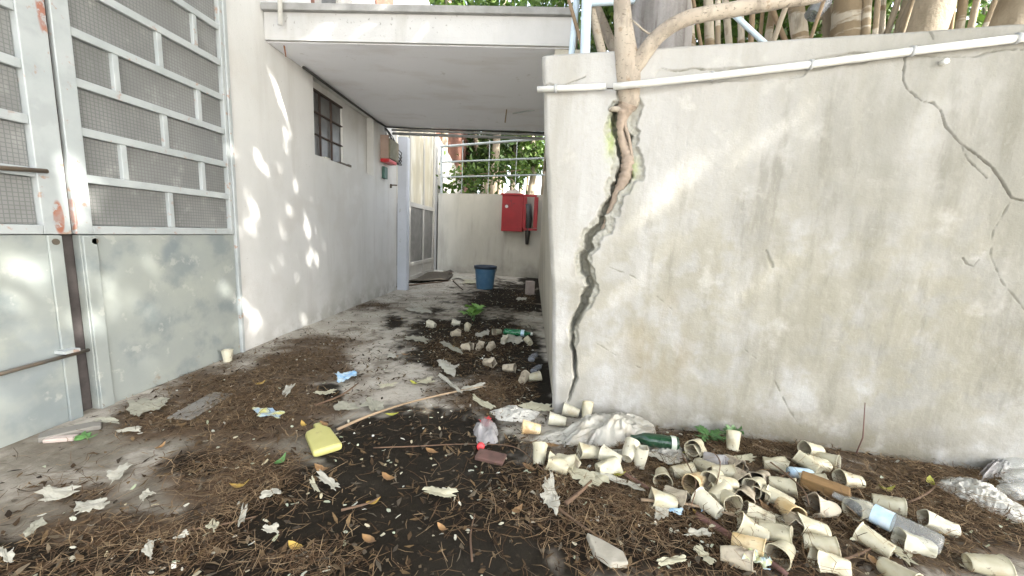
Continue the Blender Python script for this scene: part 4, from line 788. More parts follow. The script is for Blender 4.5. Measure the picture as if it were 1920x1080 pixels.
CUPS = [
 ((1052, 766), (1090, 775), W_, 0, 'white cup lying against the wall foot under the crack, mouth left', 0, None),
 ((1103, 758), (1097, 792), P_, 0, 'cup leaning upright at the wall foot right of the crack', 0, 55),
 ((1028, 784), (1062, 790), W_, 1, 'cup lying just outside the wall corner, mouth left', 0, None),
 ((1084, 845), (1124, 848), P_, 0, 'cup lying in front of the white bag, leftmost of its row', .01, None),
 ((1128, 850), (1162, 864), W_, 0, 'cup lying in the middle of the row before the white bag', .01, None),
 ((1188, 832), (1172, 862), W_, 1, 'bright cup leaning on the white bag between two others', .02, 25),
 ((1201, 850), (1199, 874), W_, 0, 'clean cup standing upright in front of the white bag', .0, 78),
 ((1244, 912), (1240, 876), P_, 1, 'cup lying with its dark mouth toward the camera beside the white bag', .0, None),
 ((1224, 934), (1264, 941), P_, 0, 'cup lying with its mouth left below the dark mouthed one', .0, None),
 ((1026, 864), (1068, 878), P_, 3, 'flattened cup lying left of the paper tatters', .0, None),
 ((1012, 846), (1010, 868), P_, 1, 'small half buried cup beside the orange leaf', -.012, 40),
 ((1292, 853), (1320, 838), P_, 0, 'cup with a dark mouth facing left behind the main heap', .0, None),
 ((1296, 846), (1312, 828), P_, 1, 'cup tucked behind the dark mouthed one at the back of the heap', .014, None),
 ((1371, 818), (1376, 850), P_, 0, 'cup standing tipped by the green ivy at the wall foot', .0, 60),
 ((1300, 882), (1260, 884), P_, 0, 'long cup lying flat at the left edge of the main heap', .0, None),
 ((1285, 915), (1322, 888), S_, 1, 'orange stained cup on the left of the main heap', .02, None),
 ((1378, 888), (1335, 882), P_, 0, 'cup lying in the middle of the main heap, mouth right', .015, None),
 ((1396, 900), (1378, 888), D_, 3, 'crushed dirty cup in the middle of the main heap', .02, None),
 ((1342, 905), (1375, 908), P_, 1, 'cup wedged under the others in the middle of the heap', .02, None),
 ((1402, 922), (1432, 900), P_, 0, 'clean cup on the right shoulder of the main heap', .01, None),
 ((1306, 928), (1352, 962), W_, 0, 'cup pointing its base to the camera at the front of the heap', .015, None),
 ((1374, 944), (1348, 922), P_, 1, 'cup with its open mouth to the lower right in the heap', .01, None),
 ((1392, 942), (1404, 918), D_, 2, 'soiled cup nested beside the open mouthed one', .006, None),
 ((1440, 926), (1482, 944), P_, 0, 'cup with its mouth left, right of the main heap', .0, None),
 ((1488, 914), (1446, 904), P_, 2, 'cup lying behind the mouth left one, mouth right', .012, None),
 ((1490, 966), (1466, 944), S_, 1, 'brown stained cup tipped toward the camera', .0, None),
 ((1498, 858), (1534, 880), P_, 0, 'cup lying by the wall above the blue can', .018, None),
 ((1501, 842), (1545, 844), P_, 0, 'topmost cup of the cluster against the wall, mouth left', .012, None),
 ((1564, 866), (1534, 856), P_, 1, 'cup with an open pale mouth at the right of the wall cluster', .0, None),
 ((1580, 898), (1608, 902), P_, 0, 'cup with dark soil in its mouth at the right of the wall cluster', .0, None),
 ((1548, 906), (1498, 897), P_, 0, 'cup lying above the brown wood block', .0, None),
 ((1490, 982), (1556, 998), P_, 0, 'cup lying above the ribbed one, mouth left', .006, None),
 ((1566, 1028), (1508, 1014), P_, 0, 'ribbed cup lying low on the right, mouth right', .0, None),
 ((1472, 1006), (1434, 992), P_, 0, 'cup with a round open mouth above the nearest one', .01, None),
 ((1432, 1034), (1376, 1012), S_, 0, 'yellowed cup lying left of the nearest open mouthed one', .0, None),
 ((1452, 1052), (1480, 1020), P_, 1, 'nearest cup facing the camera with a black mouth', .0, None),
 ((1742, 976), (1780, 990), W_, 0, 'lone cup full of soil on the needles at the right', .0, None),
 ((1620, 1002), (1660, 1028), P_, 0, 'cup with a dirty round mouth below the clear bottle', .0, None),
 ((1690, 1012), (1744, 1028), W_, 0, 'cup with its pale mouth to the left beside the clear bottle end', .0, None),
 ((1690, 952), (1642, 938), P_, 0, 'cup lying behind the clear bottle, mouth right', .0, None),
 ((1884, 1066), (1816, 1052), P_, 0, 'whole cup lying alone in the bottom right corner', .0, None),
 ((1706, 1090), (1668, 1066), P_, 1, 'cup cut by the bottom edge right of the ribbed one', .0, None),
 ((1598, 956), (1628, 950), P_, 1, 'cup at the neck end of the clear bottle', .0, None),
 ((980, 800), (1012, 804), S_, 1, 'orange stained cup at the edge of the white sheet', .0, None),
 ((974, 692), (936, 688), D_, 2, 'dirty cup lying with its mouth right, left of the wall corner pair', .0, None),
 ((1018, 704), (984, 708), P_, 1, 'cup nearest the wall corner in the passage, mouth right', .0, None),
 ((990, 700), (974, 718), D_, 1, 'dingy cup lying beside the wall corner with its base toward the camera', .0, None),
 ((932, 682), (902, 676), D_, 3, 'squashed brown cup halfway along the passage rubbish', .0, None),
 ((905, 643), (893, 655), D_, 3, 'crumpled cup in the middle of the passage rubbish', .0, None),
 ((926, 644), (912, 656), D_, 2, 'crumpled cup right of its twin in the passage rubbish', .0, None),
 ((952, 630), (938, 645), W_, 3, 'white crushed cup below the green bottle', .0, None),
 ((985, 634), (998, 646), P_, 2, 'cup lying under the neck of the green bottle', .0, None),
 ((868, 622), (840, 627), D_, 3, 'squashed cup below the green seedling', .0, None),
 ((880, 606), (872, 624), P_, 2, 'cup tipped over just below the green seedling', .0, 20),
 ((922, 624), (942, 620), P_, 2, 'cup touching the left end of the green bottle', .0, None),
 ((844, 604), (866, 606), W_, 3, 'crushed white cup left of the green seedling', .0, None),
 ((796, 606), (822, 611), W_, 4, 'flattened white cup at the left of the passage rubbish', .0, None),
 ((428, 660), (425, 682), W_, 0, 'lone white cup standing at the foot of the left wall by the gate', .0, 82),
 ((1352, 866), (1330, 858), 'film_plastic', 3, 'crushed see through cup behind the main heap', .01, None),
 ((1386, 876), (1366, 864), D_, 3, 'brown crumpled cup behind the main heap', .004, None),
 ((1345, 925), (1365, 930), P_, 2, 'cup buried at the centre front of the heap', .0, None),
 ((1420, 935), (1440, 915), P_, 2, 'cup half hidden by the twig right of the heap', .0, None),
 ((1500, 1000), (1480, 960), D_, 3, 'crushed brown cup between the stained one and the ribbed one', .0, None),
 ((1395, 985), (1425, 1000), P_, 4, 'torn cup piece above the yellowed one', .004, None),
 ((890, 652), (860, 648), D_, 4, 'flattened grey cup left of the crumpled pair in the passage', .0, None),
]
CUPS += [
 ((1334, 884), (1310, 868), P_, 2, 'cup at the back of the main heap behind the long flat one', .0, None), ((1325, 905), (1350, 888), P_, 1, 'cup wedged between the stained one and the middle of the heap', .03, None),
 ((1282, 938), (1255, 925), D_, 3, 'crushed dirty cup between the mouth left one and the heap front', .0, None), ((1410, 960), (1436, 972), P_, 2, 'cup half buried in needles below the heap right side', -.008, None),
 ((1415, 905), (1440, 890), D_, 2, 'dirty cup at the upper right end of the heap', .0, None), ((1360, 915), (1335, 935), P_, 1, 'cup under the fine dark twig at the heap front', .012, None),
 ((1520, 868), (1548, 872), P_, 2, 'cup squeezed behind the wall cluster', .004, None), ((1528, 948), (1560, 955), D_, 4, 'flattened dirty cup below the brown wood block', .0, None),
 ((1540, 1048), (1575, 1060), P_, 3, 'split cup below the ribbed one at the bottom', .0, None), ((1398, 1048), (1365, 1040), D_, 3, 'crushed cup near the bottom edge left of the nearest one', .0, None),
 ((1150, 872), (1125, 880), P_, 4, 'flattened cup in front of the bag row', .0, None), ((1075, 870), (1050, 862), P_, 3, 'crushed cup left of the bag row', .0, None), ((1468, 872), (1440, 868), P_, 3, 'crushed cup behind the cups right of the heap', .0, None),
]
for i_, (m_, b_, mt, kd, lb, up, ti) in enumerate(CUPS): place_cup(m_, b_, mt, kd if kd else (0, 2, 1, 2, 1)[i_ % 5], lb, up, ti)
# paper and plastic scraps: each its own creased sheet
def scrap(cx, cy, L, Wd, ang, mat, label, cat='paper scrap', name='paper_scrap', group=None, lift=.008, seed=0, up=.013, nu=13, nv=8, rag=.5):
    a = R(ang); ex = np.array([math.cos(a), math.sin(a)]); ey = np.array([-math.sin(a), math.cos(a)])
    c = gz(cx, cy); e1 = gz(*(np.array([cx, cy])+ex*L/2))-gz(*(np.array([cx, cy])-ex*L/2)); e2 = gz(*(np.array([cx, cy])+ey*Wd/2))-gz(*(np.array([cx, cy])-ey*Wd/2))
    r = np.random.RandomState(seed+int(cx*7+cy)); u, v = np.meshgrid(np.linspace(-.5, .5, nu), np.linspace(-.5, .5, nv))
    s0 = r.randint(999)
    uu = u+(np.abs(u) > .45)*rag*(fbm(v*5+s0, v*0, s0)-.5)*np.sign(u)*1.2; vv = v+(np.abs(v) > .42)*rag*(fbm(u*6+s0, u*0+9, s0)-.5)*1.6
    h = lift*(fbm(u*3+s0, v*3, s0+1)*1.3+1.1*np.abs(u*r.uniform(-1, 1)+v*r.uniform(-1, 1)))
    tp_, sk_ = r.uniform(-.7, .7), r.uniform(-.35, .35); vv = vv*(1+tp_*u)+sk_*u+.12*np.sin(u*4+s0)
    P = c+uu[..., None]*e1+vv[..., None]*e2; P[..., 2] = gh(P[..., 0], P[..., 1])+up+h
    t = P.reshape(-1, 3); o = grid_mesh(name, t-c, nu, nv, mat, None, None, False); o.location = c
    md = o.modifiers.new('sheet', 'SOLIDIFY'); md.thickness = .0012
    return tag(o, label, cat, group)
SCR = [
 (112, 935, 66, 22, -8, 'paper_white', 'frayed white paper scrap, largest at the left edge'), (172, 958, 56, 20, -28, 'paper_white', 'white strip of paper below the frayed one at the left'), (224, 895, 46, 16, -38, 'paper_white', 'white torn strip on the bare concrete at the left'), (275, 940, 26, 12, -55, 'paper_white', 'small white curl of paper at the edge of the dark soil'),
 (200, 797, 42, 9, 3, 'paper_green', 'pale green slip of paper at the gap of the gate'), (242, 814, 42, 7, -4, 'paper_white', 'thin white slip in front of the gate'), (280, 768, 66, 22, -14, 'paper_green', 'grey crumpled sheet near the foot of the gate'),
 (282, 1040, 32, 16, -60, 'paper_white', 'white scrap near the bottom left edge'), (340, 1018, 28, 7, -30, 'paper_white', 'narrow pale sliver near the bottom left'), (508, 1003, 26, 14, 10, 'paper_white', 'white three pointed scrap on dark soil'), (456, 978, 9, 32, 15, 'paper_white', 'thin upright white sliver on the dark soil'), (400, 998, 18, 18, 40, 'paper_cream', 'cream chip of paper left of the sliver'), (507, 935, 34, 12, -10, 'paper_white', 'white folded scrap under the green leaf'),
 (614, 912, 44, 14, 30, 'paper_white', 'white curled scrap below the yellow bottle'), (588, 918, 9, 26, -25, 'paper_cream', 'cream sliver below the yellow bottle'), (825, 935, 48, 15, 2, 'paper_cream', 'cream rectangular paper strip on the black soil'), (650, 770, 40, 14, 5, 'paper_green', 'pale scrap under the long stick'), (702, 765, 38, 18, 14, 'paper_green', 'grey green crumpled scrap above the long stick'), (540, 738, 10, 22, 30, 'paper_white', 'small white stick like sliver on the needles'), (610, 742, 32, 6, -8, 'paper_cream', 'cream strip on the needles below the gate'),
 (727, 728, 26, 5, -6, 'paper_cream', 'pale cream strip on the bare concrete path'), (798, 720, 26, 9, -12, 'paper_cream', 'cream flap at the edge of the passage rubbish'), (843, 725, 46, 6, 38, 'paper_white', 'long white sliver in the passage rubbish'), (838, 692, 34, 18, 42, 'paper_white', 'white torn scrap in the middle of the passage rubbish'), (905, 762, 44, 9, 30, 'paper_cream', 'forked cream scrap below the stick end'), (888, 733, 40, 8, -12, 'paper_white', 'white scrap at the tip of the long stick'),
 (1030, 928, 24, 44, -12, 'paper_white', 'white torn cup side standing out on dark soil'), (1032, 948, 44, 18, 32, 'paper_white', 'white torn flap right below the torn cup side'), (1080, 893, 70, 18, 28, 'paper_cream', 'cream tatter left of the main heap'), (1115, 905, 50, 24, 10, 'paper_cream', 'ragged cream tatter between the bag and the heap'), (1165, 913, 76, 10, 18, 'paper_white', 'long pale strip running toward the main heap'), (1240, 970, 30, 22, 5, 'paper_white', 'white crumple below the mouth left cup'), (1308, 1010, 44, 12, -6, 'paper_white', 'white scrap below the twig'), (1320, 1052, 40, 14, 50, 'paper_cream', 'cream curled strip near the bottom edge'),
 (1258, 1062, 50, 14, -15, 'paper_cream', 'cream scrap at the bottom edge right of the slate'), (1440, 985, 80, 22, 12, 'paper_cream', 'torn cream sheet above the yellowed cup'), (1180, 855, 60, 16, 5, 'paper_white', 'white sheet corner under the white bag'), (1240, 865, 56, 12, 8, 'paper_white', 'pale sheet right of the standing cup'), (1390, 868, 46, 10, 8, 'paper_cream', 'pale flat strip behind the main heap'), (1660, 1035, 120, 12, 28, 'paper_cream', 'long cream strip at the bottom right'), (1612, 1018, 40, 9, -8, 'paper_cream', 'cream flap below the round mouthed cup'),
 (775, 583, 24, 5, -6, 'paper_white', 'white shred at the far end of the passage rubbish'), (795, 586, 22, 8, 15, 'paper_white', 'grey white shred beside the concrete path'), (780, 640, 40, 8, 8, 'paper_green', 'grey shred at the left of the passage rubbish'), (846, 656, 36, 8, 28, 'paper_green', 'green grey shred in the middle of the passage rubbish'), (905, 630, 26, 8, -25, 'paper_white', 'white flake above the crumpled pair of cups'), (965, 640, 26, 16, -10, 'paper_white', 'white flake below the green bottle'), (735, 672, 16, 8, 0, 'paper_white', 'pale flake at the left edge of the passage rubbish'),
 (870, 522, 34, 7, 14, 'paper_white', 'white flake left of the blue bucket'), (884, 530, 30, 7, 5, 'paper_cream', 'cream flake at the foot of the blue bucket'), (852, 518, 8, 12, 40, 'paper_white', 'white chip at the tip of the dark stick'), (820, 512, 26, 9, -4, 'paper_white', 'white heap of chips by the far wall'), (978, 563, 18, 5, -15, 'paper_white', 'white shred at the foot of the corner wall'), (1040, 700, 8, 12, 0, 'paper_cream', 'small chip at the wall corner'),
 (14, 1052, 26, 18, 20, 'paper_white', 'small white blob in the bottom left corner'), (66, 1002, 40, 14, -30, 'paper_green', 'greyish scrap in the lower left corner'), (1005, 770, 60, 14, 4, 'paper_cream', 'ragged cream shred at the wall corner foot'),
]
for i, q in enumerate(SCR): scrap(*q[:6], q[6], seed=i, group='paper scraps on the ground')
# sheets, bags and cloth with folds
def crumple(cx, cy, L, Wd, ang, h, mat, label, name, cat, seed, nu=80, nv=44, fold=5, rag=.35):
    a = R(ang); ex = np.array([math.cos(a), math.sin(a)]); ey = np.array([-math.sin(a), math.cos(a)]); q = np.array([cx, cy])
    c = gz(cx, cy); e1 = gz(*(q+ex*L/2))-gz(*(q-ex*L/2)); e2 = gz(*(q+ey*Wd/2))-gz(*(q-ey*Wd/2))
    u, v = np.meshgrid(np.linspace(-1, 1, nu), np.linspace(-1, 1, nv)); th = np.arctan2(v, u); rr = np.maximum(np.abs(u), np.abs(v))
    rn = np.hypot(u, v)+1e-6; k = rr/rn*(1+rag*(fbm(np.cos(th)*2.2+seed, np.sin(th)*2.2, seed)-.5)*2)
    U_, V_ = u*k, v*k
    rid = 1-np.abs(2*fbm(u*fold*.5+seed, v*fold*.4+u*1.5, seed+5)-1); rid2 = 1-np.abs(2*fbm(u*fold*1.4, v*fold*1.2+3, seed+8)-1)
    rid3 = 1-np.abs(2*fbm(u*fold*2.1+v*2, v*fold*1.1-u*3, seed+11)-1)
    H = h*(np.clip(1-rr**2.2, 0, 1)**.7)*(.15+.75*fbm(u*1.8+seed, v*1.6, seed+2)+.45*rid**3)+h*(.2*rid2**2+.05*rid3**2)*(1-rr**4)
    P = c+U_[..., None]*e1/2+V_[..., None]*e2/2; P[..., 2] = gh(P[..., 0], P[..., 1])+.003+H
    o = grid_mesh(name, P.reshape(-1, 3)-c, nu, nv, mat); o.location = c
    return tag(o, label, cat)
crumple(1140, 815, 175, 46, -6, .075, 'bag_plastic', 'large crumpled white plastic bag at the foot of the cracked wall', 'plastic_bag', 'bag', 3, rag=.3, fold=3)
crumple(1245, 845, 90, 34, 20, .035, 'bag_plastic', 'white bag end spread out in front of the dark green bottle', 'plastic_bag', 'bag', 6)
crumple(1060, 818, 110, 26, -8, .02, 'bag_plastic', 'flat trailing piece of white plastic left of the large bag', 'plastic_sheet', 'sheet', 9)
crumple(966, 778, 84, 30, 6, .022, 'cloth_white', 'flat white crumpled sheet near the wall corner', 'white_sheet', 'sheet', 12)
crumple(1835, 935, 175, 36, 22, .04, 'cloth_white', 'long crumpled white cloth lying on needles at the right', 'white_cloth', 'cloth', 15, fold=6)
crumple(1895, 872, 120, 34, -24, .07, 'film_plastic', 'clear crumpled plastic bag against the wall at the right edge', 'clear_bag', 'bag', 18)
crumple(912, 812, 44, 46, -50, .04, 'film_plastic', 'clear plastic pouch with a red cap on the black soil', 'plastic_pouch', 'pouch', 21, 24, 18)
c = gz(902, 836, .012); pr = thing('bottle_cap', 'red bottle cap lying against the clear pouch', 'cap', c); MB().lathe([(0, 0), (.014, 0), (.015, .004), (.015, .018), (.012, .02), (0, .02)], 20, Matrix.Translation(c)@Matrix.Rotation(1.2, 4, 'X')).build('cap', 'red_plastic', pr, True)
scrap(912, 797, 16, 14, -40, 'red_plastic', 'red torn corner at the top of the clear pouch', 'wrapper', 'wrapper')
scrap(504, 785, 46, 14, 0, 'wrap_yellow', 'blue and yellow sweet wrapper on the needles', 'wrapper', 'wrapper'); scrap(650, 714, 42, 14, -18, 'wrap_blue', 'blue and white wrapper on the edge of the concrete path', 'wrapper', 'wrapper', lift=.02)
scrap(1418, 1072, 44, 22, 20, 'wrap_yellow', 'yellow and red wrapper at the bottom edge below the nearest cup', 'wrapper', 'wrapper', lift=.03); scrap(1265, 968, 26, 10, 15, 'wrap_blue', 'purple blue film shred below the main heap', 'wrapper', 'wrapper')
scrap(1312, 952, 30, 20, 30, 'wrap_blue', 'dark blue film piece under the front cup of the heap', 'wrapper', 'wrapper')
# bottles: lathe along the ground
def bottle(neck, base, prof, mats, label, Lm, up=0., squash=.0, seed=1, name='plastic_bottle', lab=None, cap=None, dirn=None):
    pn = gz(*neck, .03+up); pb = gz(*base, .03+up); d = pn-pb; d[2] = 0; d /= np.linalg.norm(d); c = (pn+pb)/2
    rmax = max(r for r, z in prof)*Lm; s = d*Lm; start = Vector(c-s/2); start.z = float(gh(c[0], c[1]))+up+rmax*(1-squash)
    ax = Vector(d); M = Matrix.Translation(start)@ax.to_track_quat('Z', 'X').to_matrix().to_4x4()
    up_l = M.to_3x3().inverted()@Vector((0, 0, 1))
    def sq(p, a):
        q = Vector((p.x, p.y, 0)); h = q.dot(up_l); q -= up_l*h*squash
        n = 1+squash*.35*(float(fbm(p.z*30+seed, a*1.3, seed))-.5)*2
        return Vector((q.x*n, q.y*n, p.z))
    t = thing(name, label, 'bottle', start)
    b = MB().lathe([(r*Lm, z*Lm) for r, z in prof], 28, M, sq).build('body', mats, t, True)
    if lab:
        z0, z1, lm = lab; rr = max(r for r, z in prof)*Lm+.0012
        MB().lathe([(rr, z0*Lm), (rr, (z0*.66+z1*.34)*Lm), (rr, (z0*.33+z1*.67)*Lm), (rr, z1*Lm)], 28, M, sq).build('label', lm, t, True)
    if cap:
        zt = prof[-1][1]*Lm; r = prof[-1][0]*Lm+.002; MB().lathe([(0, zt-.002), (r, zt-.002), (r, zt+.014), (0, zt+.015)], 16, M).build('cap', cap, t, True)
    return t
PET = [(0, .0), (.10, .0), (.135, .012), (.145, .04), (.145, .2), (.138, .22), (.145, .25), (.145, .42), (.138, .44), (.145, .47), (.145, .6), (.13, .7), (.09, .8), (.055, .87), (.05, .9), (.05, .97)]
PET_r = [(r, z+.012*math.sin(z*70)*0) for r, z in PET]
bottle((1592, 938), (1722, 1000), PET, 'clear_plastic', 'clear dented water bottle with a blue label lying on cups', .25, .018, .28, 3, lab=(.40, .58, 'label_blue'))
bottle((1000, 626), (942, 620), PET, 'green_bottle', 'green plastic bottle lying in the passage rubbish', .235, .01, .2, 5, lab=(.62, .74, 'label_blue'), cap='white_pvc')
bottle((1188, 818), (1264, 828), PET, 'dark_green_bottle', 'dark green bottle with white bands behind the white bag', .19, .02, .05, 7, lab=(.06, .16, 'label_white'))
bottle((1010, 655), (992, 675), PET, 'grey_plastic', 'dull grey bottle by the passage wall, farther of two', .17, .0, .3, 8); bottle((1016, 680), (1000, 692), PET, 'grey_plastic', 'dull grey bottle by the passage wall, nearer of two', .15, .0, .3, 9)
bottle((1850, 885), (1960, 850), PET, 'clear_plastic', 'clear bottle lying against the wall at the right edge', .24, .02, .2, 10); bottle((1868, 905), (1960, 892), PET, 'clear_plastic', 'clear bottle with its ridged base toward the left at the right edge', .22, .01, .15, 11); bottle((1960, 915), (1890, 922), PET, 'clear_plastic', 'nearest clear bottle at the right edge, base toward the camera', .2, .0, .1, 12)
# blue drink can by the wall cluster
CAN = [(0, .02), (.2, .02), (.22, 0), (.25, .06), (.27, .1), (.27, .88), (.25, .93), (.21, .97), (.22, 1.), (0, .98)]
bottle((1482, 880), (1522, 884), CAN, 'label_blue', 'dented pale blue drink can under the wall cluster of cups', .08, .01, .15, 14, name='drink_can')
# yellow flat bottle
c = gz(604, 832); a = gz(588, 805); b2 = gz(618, 862); d = (b2-a); d[2] = 0; d /= np.linalg.norm(d); sd2 = np.array([-d[1], d[0], 0])
M = Matrix(((sd2[0], d[0], 0, c[0]), (sd2[1], d[1], 0, c[1]), (0, 0, 1, float(gh(c[0], c[1]))), (0, 0, 0, 1)))
yb = thing('yellow_bottle', 'flat yellow plastic bottle lying on the needles', 'bottle', c)
ring = []; prof = [(-.094, .012, .009, .016), (-.092, .0145, .011, .016), (-.073, .0145, .011, .016), (-.067, .02, .011, .016), (-.058, .040, .012, .015), (-.045, .046, .014, .015), (.055, .05, .0145, .015), (.062, .05, .0145, .015), (.068, .047, .011, .015)]
mb = MB(); n = 28
for (y, hw, hz, zc) in prof:
    for k in range(n):
        t = 2*math.pi*k/n; cx_, sx_ = math.cos(t), math.sin(t); e = .45
        px_ = math.copysign(abs(cx_)**e, cx_)*hw; pz_ = math.copysign(abs(sx_)**e, sx_)*hz
        off = .022 if y < -.064 else 0
        mb.v.append(tuple(M@Vector((px_+off*.5, y*1.42, zc+pz_+(y+.07)*.03))))
for i in range(len(prof)-1):
    for k in range(n): a_ = i*n+k; b_ = i*n+(k+1) % n; mb.f.append((a_, b_, b_+n, a_+n))
mb.f.append(tuple(range(n))[::-1]); mb.f.append(tuple((len(prof)-1)*n+k for k in range(n))); mb.build('body', 'bottle_yellow', yb, True)
lp = MB(); lp.box((-.034, -.045, .0285), (.034, .066, .0305), M@Matrix.Rotation(R(1.7), 4, 'X')); lp.build('panel', 'bottle_yellow', yb)
# bucket
c = gz(909, 541); bk2 = thing('blue_bucket', 'weathered blue plastic bucket with a dark rim by the far wall', 'bucket', c); sc_ = .355
Mb = Matrix.Translation(c)
MB().lathe([(0, .01), (.115, .01), (.125, .0), (.128, .01), (.158, .30), (.16, .31)], 36, Mb).build('body', 'bucket_blue', bk2, True)
MB().lathe([(.1605, .305), (.172, .308), (.174, .345), (.168, .352), (.156, .35), (.155, .30), (.12, .03), (0, .028)], 36, Mb).build('rim', 'bucket_rim', bk2, True)
MB().tube([Mb@Vector((.172*math.cos(t), .172*math.sin(t)*.98, .31-.10*math.sin(t))) for t in np.linspace(0, math.pi, 14)], .004, 6).build('handle', 'dark_steel', bk2)
# timber, boards, stones
def block(cx, cy, L, Wd, H, ang, mat, label, name, cat, up=0., tilt=0, bev=.004):
    c = gz(cx, cy); q = np.array([math.cos(R(ang)), math.sin(R(ang))])*20; e = gz(cx+q[0], cy+q[1])-gz(cx-q[0], cy-q[1]); az = math.atan2(e[1], e[0])
    M = Matrix.Translation(c+np.array([0, 0, float(up)]))@Matrix.Rotation(az, 4, 'Z')@Matrix.Rotation(R(tilt), 4, 'X')
    o = MB().box((-L/2, -Wd/2, 0), (L/2, Wd/2, H)).build(name, mat, None, bevel=bev); o.matrix_world = M; return tag(o, label, cat)
block(1543, 928, .13, .045, .04, 20, 'wood_brown', 'short brown wood block between cups near the wall', 'wood_block', 'wood block', .012, 8)
block(920, 862, .11, .055, .016, 12, 'wood_red', 'reddish brown block on black soil beside the pouch', 'wood_block', 'wood block', .004, 6)
so_ = [gz(x, y, .012) for x, y in ((1098, 1008), (1128, 1022), (1166, 1044), (1176, 1066), (1144, 1066), (1112, 1044))]
tag(MB().prism(so_[::-1], (.004, .004, .014)).build('stone_slab', 'tile_pale', None, bevel=.003), 'flat pale broken tile near the bottom edge', 'tile')
block(380, 762, .26, .10, .008, -32, 'slate', 'thin grey board lying on needles by the gate', 'grey_board', 'board', .002, 3)
block(135, 812, .16, .06, .02, -12, 'slate', 'grey stone chip at the gap of the gate', 'stone_chip', 'stone', .0, 0)
block(115, 826, .09, .03, .015, -4, 'brick_pale', 'pink brick sliver in front of the gate', 'brick_sliver', 'brick', 0, 0)
block(993, 552, .11, .10, .19, 0, 'brick_pale', 'pale brick standing on end at the passage wall', 'brick', 'brick', 0, 0)
scrap(795, 524, 110, 16, -8, 'mat_dark', 'dark doormat like sheet lying before the glazed screen', 'mat', 'dark_mat', None, .03, 5, .004)
# sticks and branches
def stick(P, r, mat, label, name='stick', cat='stick', lift=.012, n=4):
    pts = [gz(x, y)+np.array([0, 0, lift+(z if False else 0)]) for x, y in P]
    pts = smooth_path(pts, n); L = len(pts); return tag(MB().tube(pts, list(np.linspace(r, r*.55, L)), 7, True, .15, int(P[0][0])).build(name, mat, None, True), label, cat)
stick([(632, 814), (690, 788), (760, 764), (840, 744), (912, 730)], .0065, 'twig_pale', 'long pale stick lying across the black soil', lift=.02)
stick([(1305, 972), (1350, 1000), (1420, 1045), (1475, 1085)], .012, 'twig_red', 'dark reddish branch running to the bottom edge', 'branch', 'branch')
stick([(1200, 953), (1290, 962), (1380, 985), (1450, 1012)], .005, 'twig_pale', 'thin pale twig crossing below the main heap', 'twig', 'twig', .03)
stick([(1165, 890), (1190, 907), (1215, 922)], .009, 'twig_red', 'short reddish stick beside the long pale strip')
stick([(700, 845), (780, 842), (870, 838), (960, 842), (1000, 870), (1040, 910)], .0024, 'twig', 'thin bent twig passing under the pouch', 'twig', 'twig')
stick([(1060, 955), (1085, 935), (1108, 912)], .008, 'twig', 'brown stick poking up right of the torn cup side', lift=.02)
stick([(1040, 955), (1080, 985), (1130, 1020)], .005, 'twig', 'thin brown twig below the torn cup side', 'twig', 'twig')
stick([(885, 1060), (882, 1010), (890, 970)], .003, 'twig', 'thin upright looking twig on the black soil', 'twig', 'twig')
stick([(640, 965), (690, 952), (712, 940)], .004, 'twig', 'reddish twig below the yellow bottle', 'twig', 'twig', .015)
stick([(1275, 885), (1300, 940), (1290, 990)], .0025, 'twig', 'fine twig hanging over the stained cup', 'twig', 'twig', .07)
stick([(1330, 882), (1345, 905), (1338, 950)], .0025, 'twig', 'fine dark twig lying across the heap front', 'twig', 'twig', .08)
stick([(1440, 900), (1470, 925), (1500, 955), (1510, 985)], .003, 'twig', 'fine twig arching over the cup right of the heap', 'twig', 'twig', .07)
stick([(1400, 935), (1440, 920), (1480, 898)], .005, 'twig', 'brown twig leaning on the heap right side', 'twig', 'twig', .03)
stick([(1410, 838), (1470, 862), (1530, 882)], .004, 'twig_pale', 'pale twig along the wall foot behind the heap', 'twig', 'twig', .015)
stick([(1545, 1065), (1600, 1050), (1640, 1030)], .005, 'twig', 'brown twig at the bottom right', 'twig', 'twig')
stick([(1700, 950), (1740, 930), (1760, 905)], .004, 'twig', 'brown twig beside the lone soil filled cup', 'twig', 'twig', .015)
stick([(850, 528), (868, 545)], .014, 'dark_steel', 'dark stick beside the blue bucket'); stick([(590, 765), (640, 745), (672, 722)], .006, 'twig', 'dark twig under the blue wrapper', 'twig', 'twig')
stick([(700, 542), (770, 536), (840, 528)], .012, 'twig', 'dark slat lying in front of the glazed screen'); stick([(330, 1005), (420, 990), (480, 975)], .003, 'twig', 'thin twig on the soil at the lower left', 'twig', 'twig')
tag(MB().tube([np.array(wp(1598, 868, .01)), np.array(wp(1618, 820, .02)), np.array(wp(1622, 755, .012))], [.003, .0025, .0015], 6).build('dry_stem', 'twig_red', None, True), 'thin dry red stem standing against the wall', 'stem')
# fallen leaves one can pick out
def leaf_obj(cx, cy, Lp, ang, mat, label, seed):
    a = R(ang); q = np.array([math.cos(a), math.sin(a)])*Lp/2; c = gz(cx, cy, .006); d = gz(cx+q[0], cy+q[1], .006)-gz(cx-q[0], cy-q[1], .006); L = np.linalg.norm(d); d /= L; L = min(L, .06); s = np.array([-d[1], d[0], 0])
    r = random.Random(seed); V = []; n = 7; curl = r.uniform(.3, 1.0)
    for i in range(n):
        t = i/(n-1); wd = L*r.uniform(.19, .25)*math.sin(math.pi*min(1, t**.8*.95+.02))**1.2; zc = L*curl*(t-.5)**2*1.6
        for k in (-1, 0, 1): V.append(d*L*(t-.5)+s*wd*k+np.array([0, 0, zc+.004+abs(k)*wd*r.uniform(.2, .5)]))
    V = np.array(V); o = grid_mesh('fallen_leaf', V, 3, n, mat); o.location = c
    return tag(o, label, 'leaf', 'fallen leaves one can pick out')
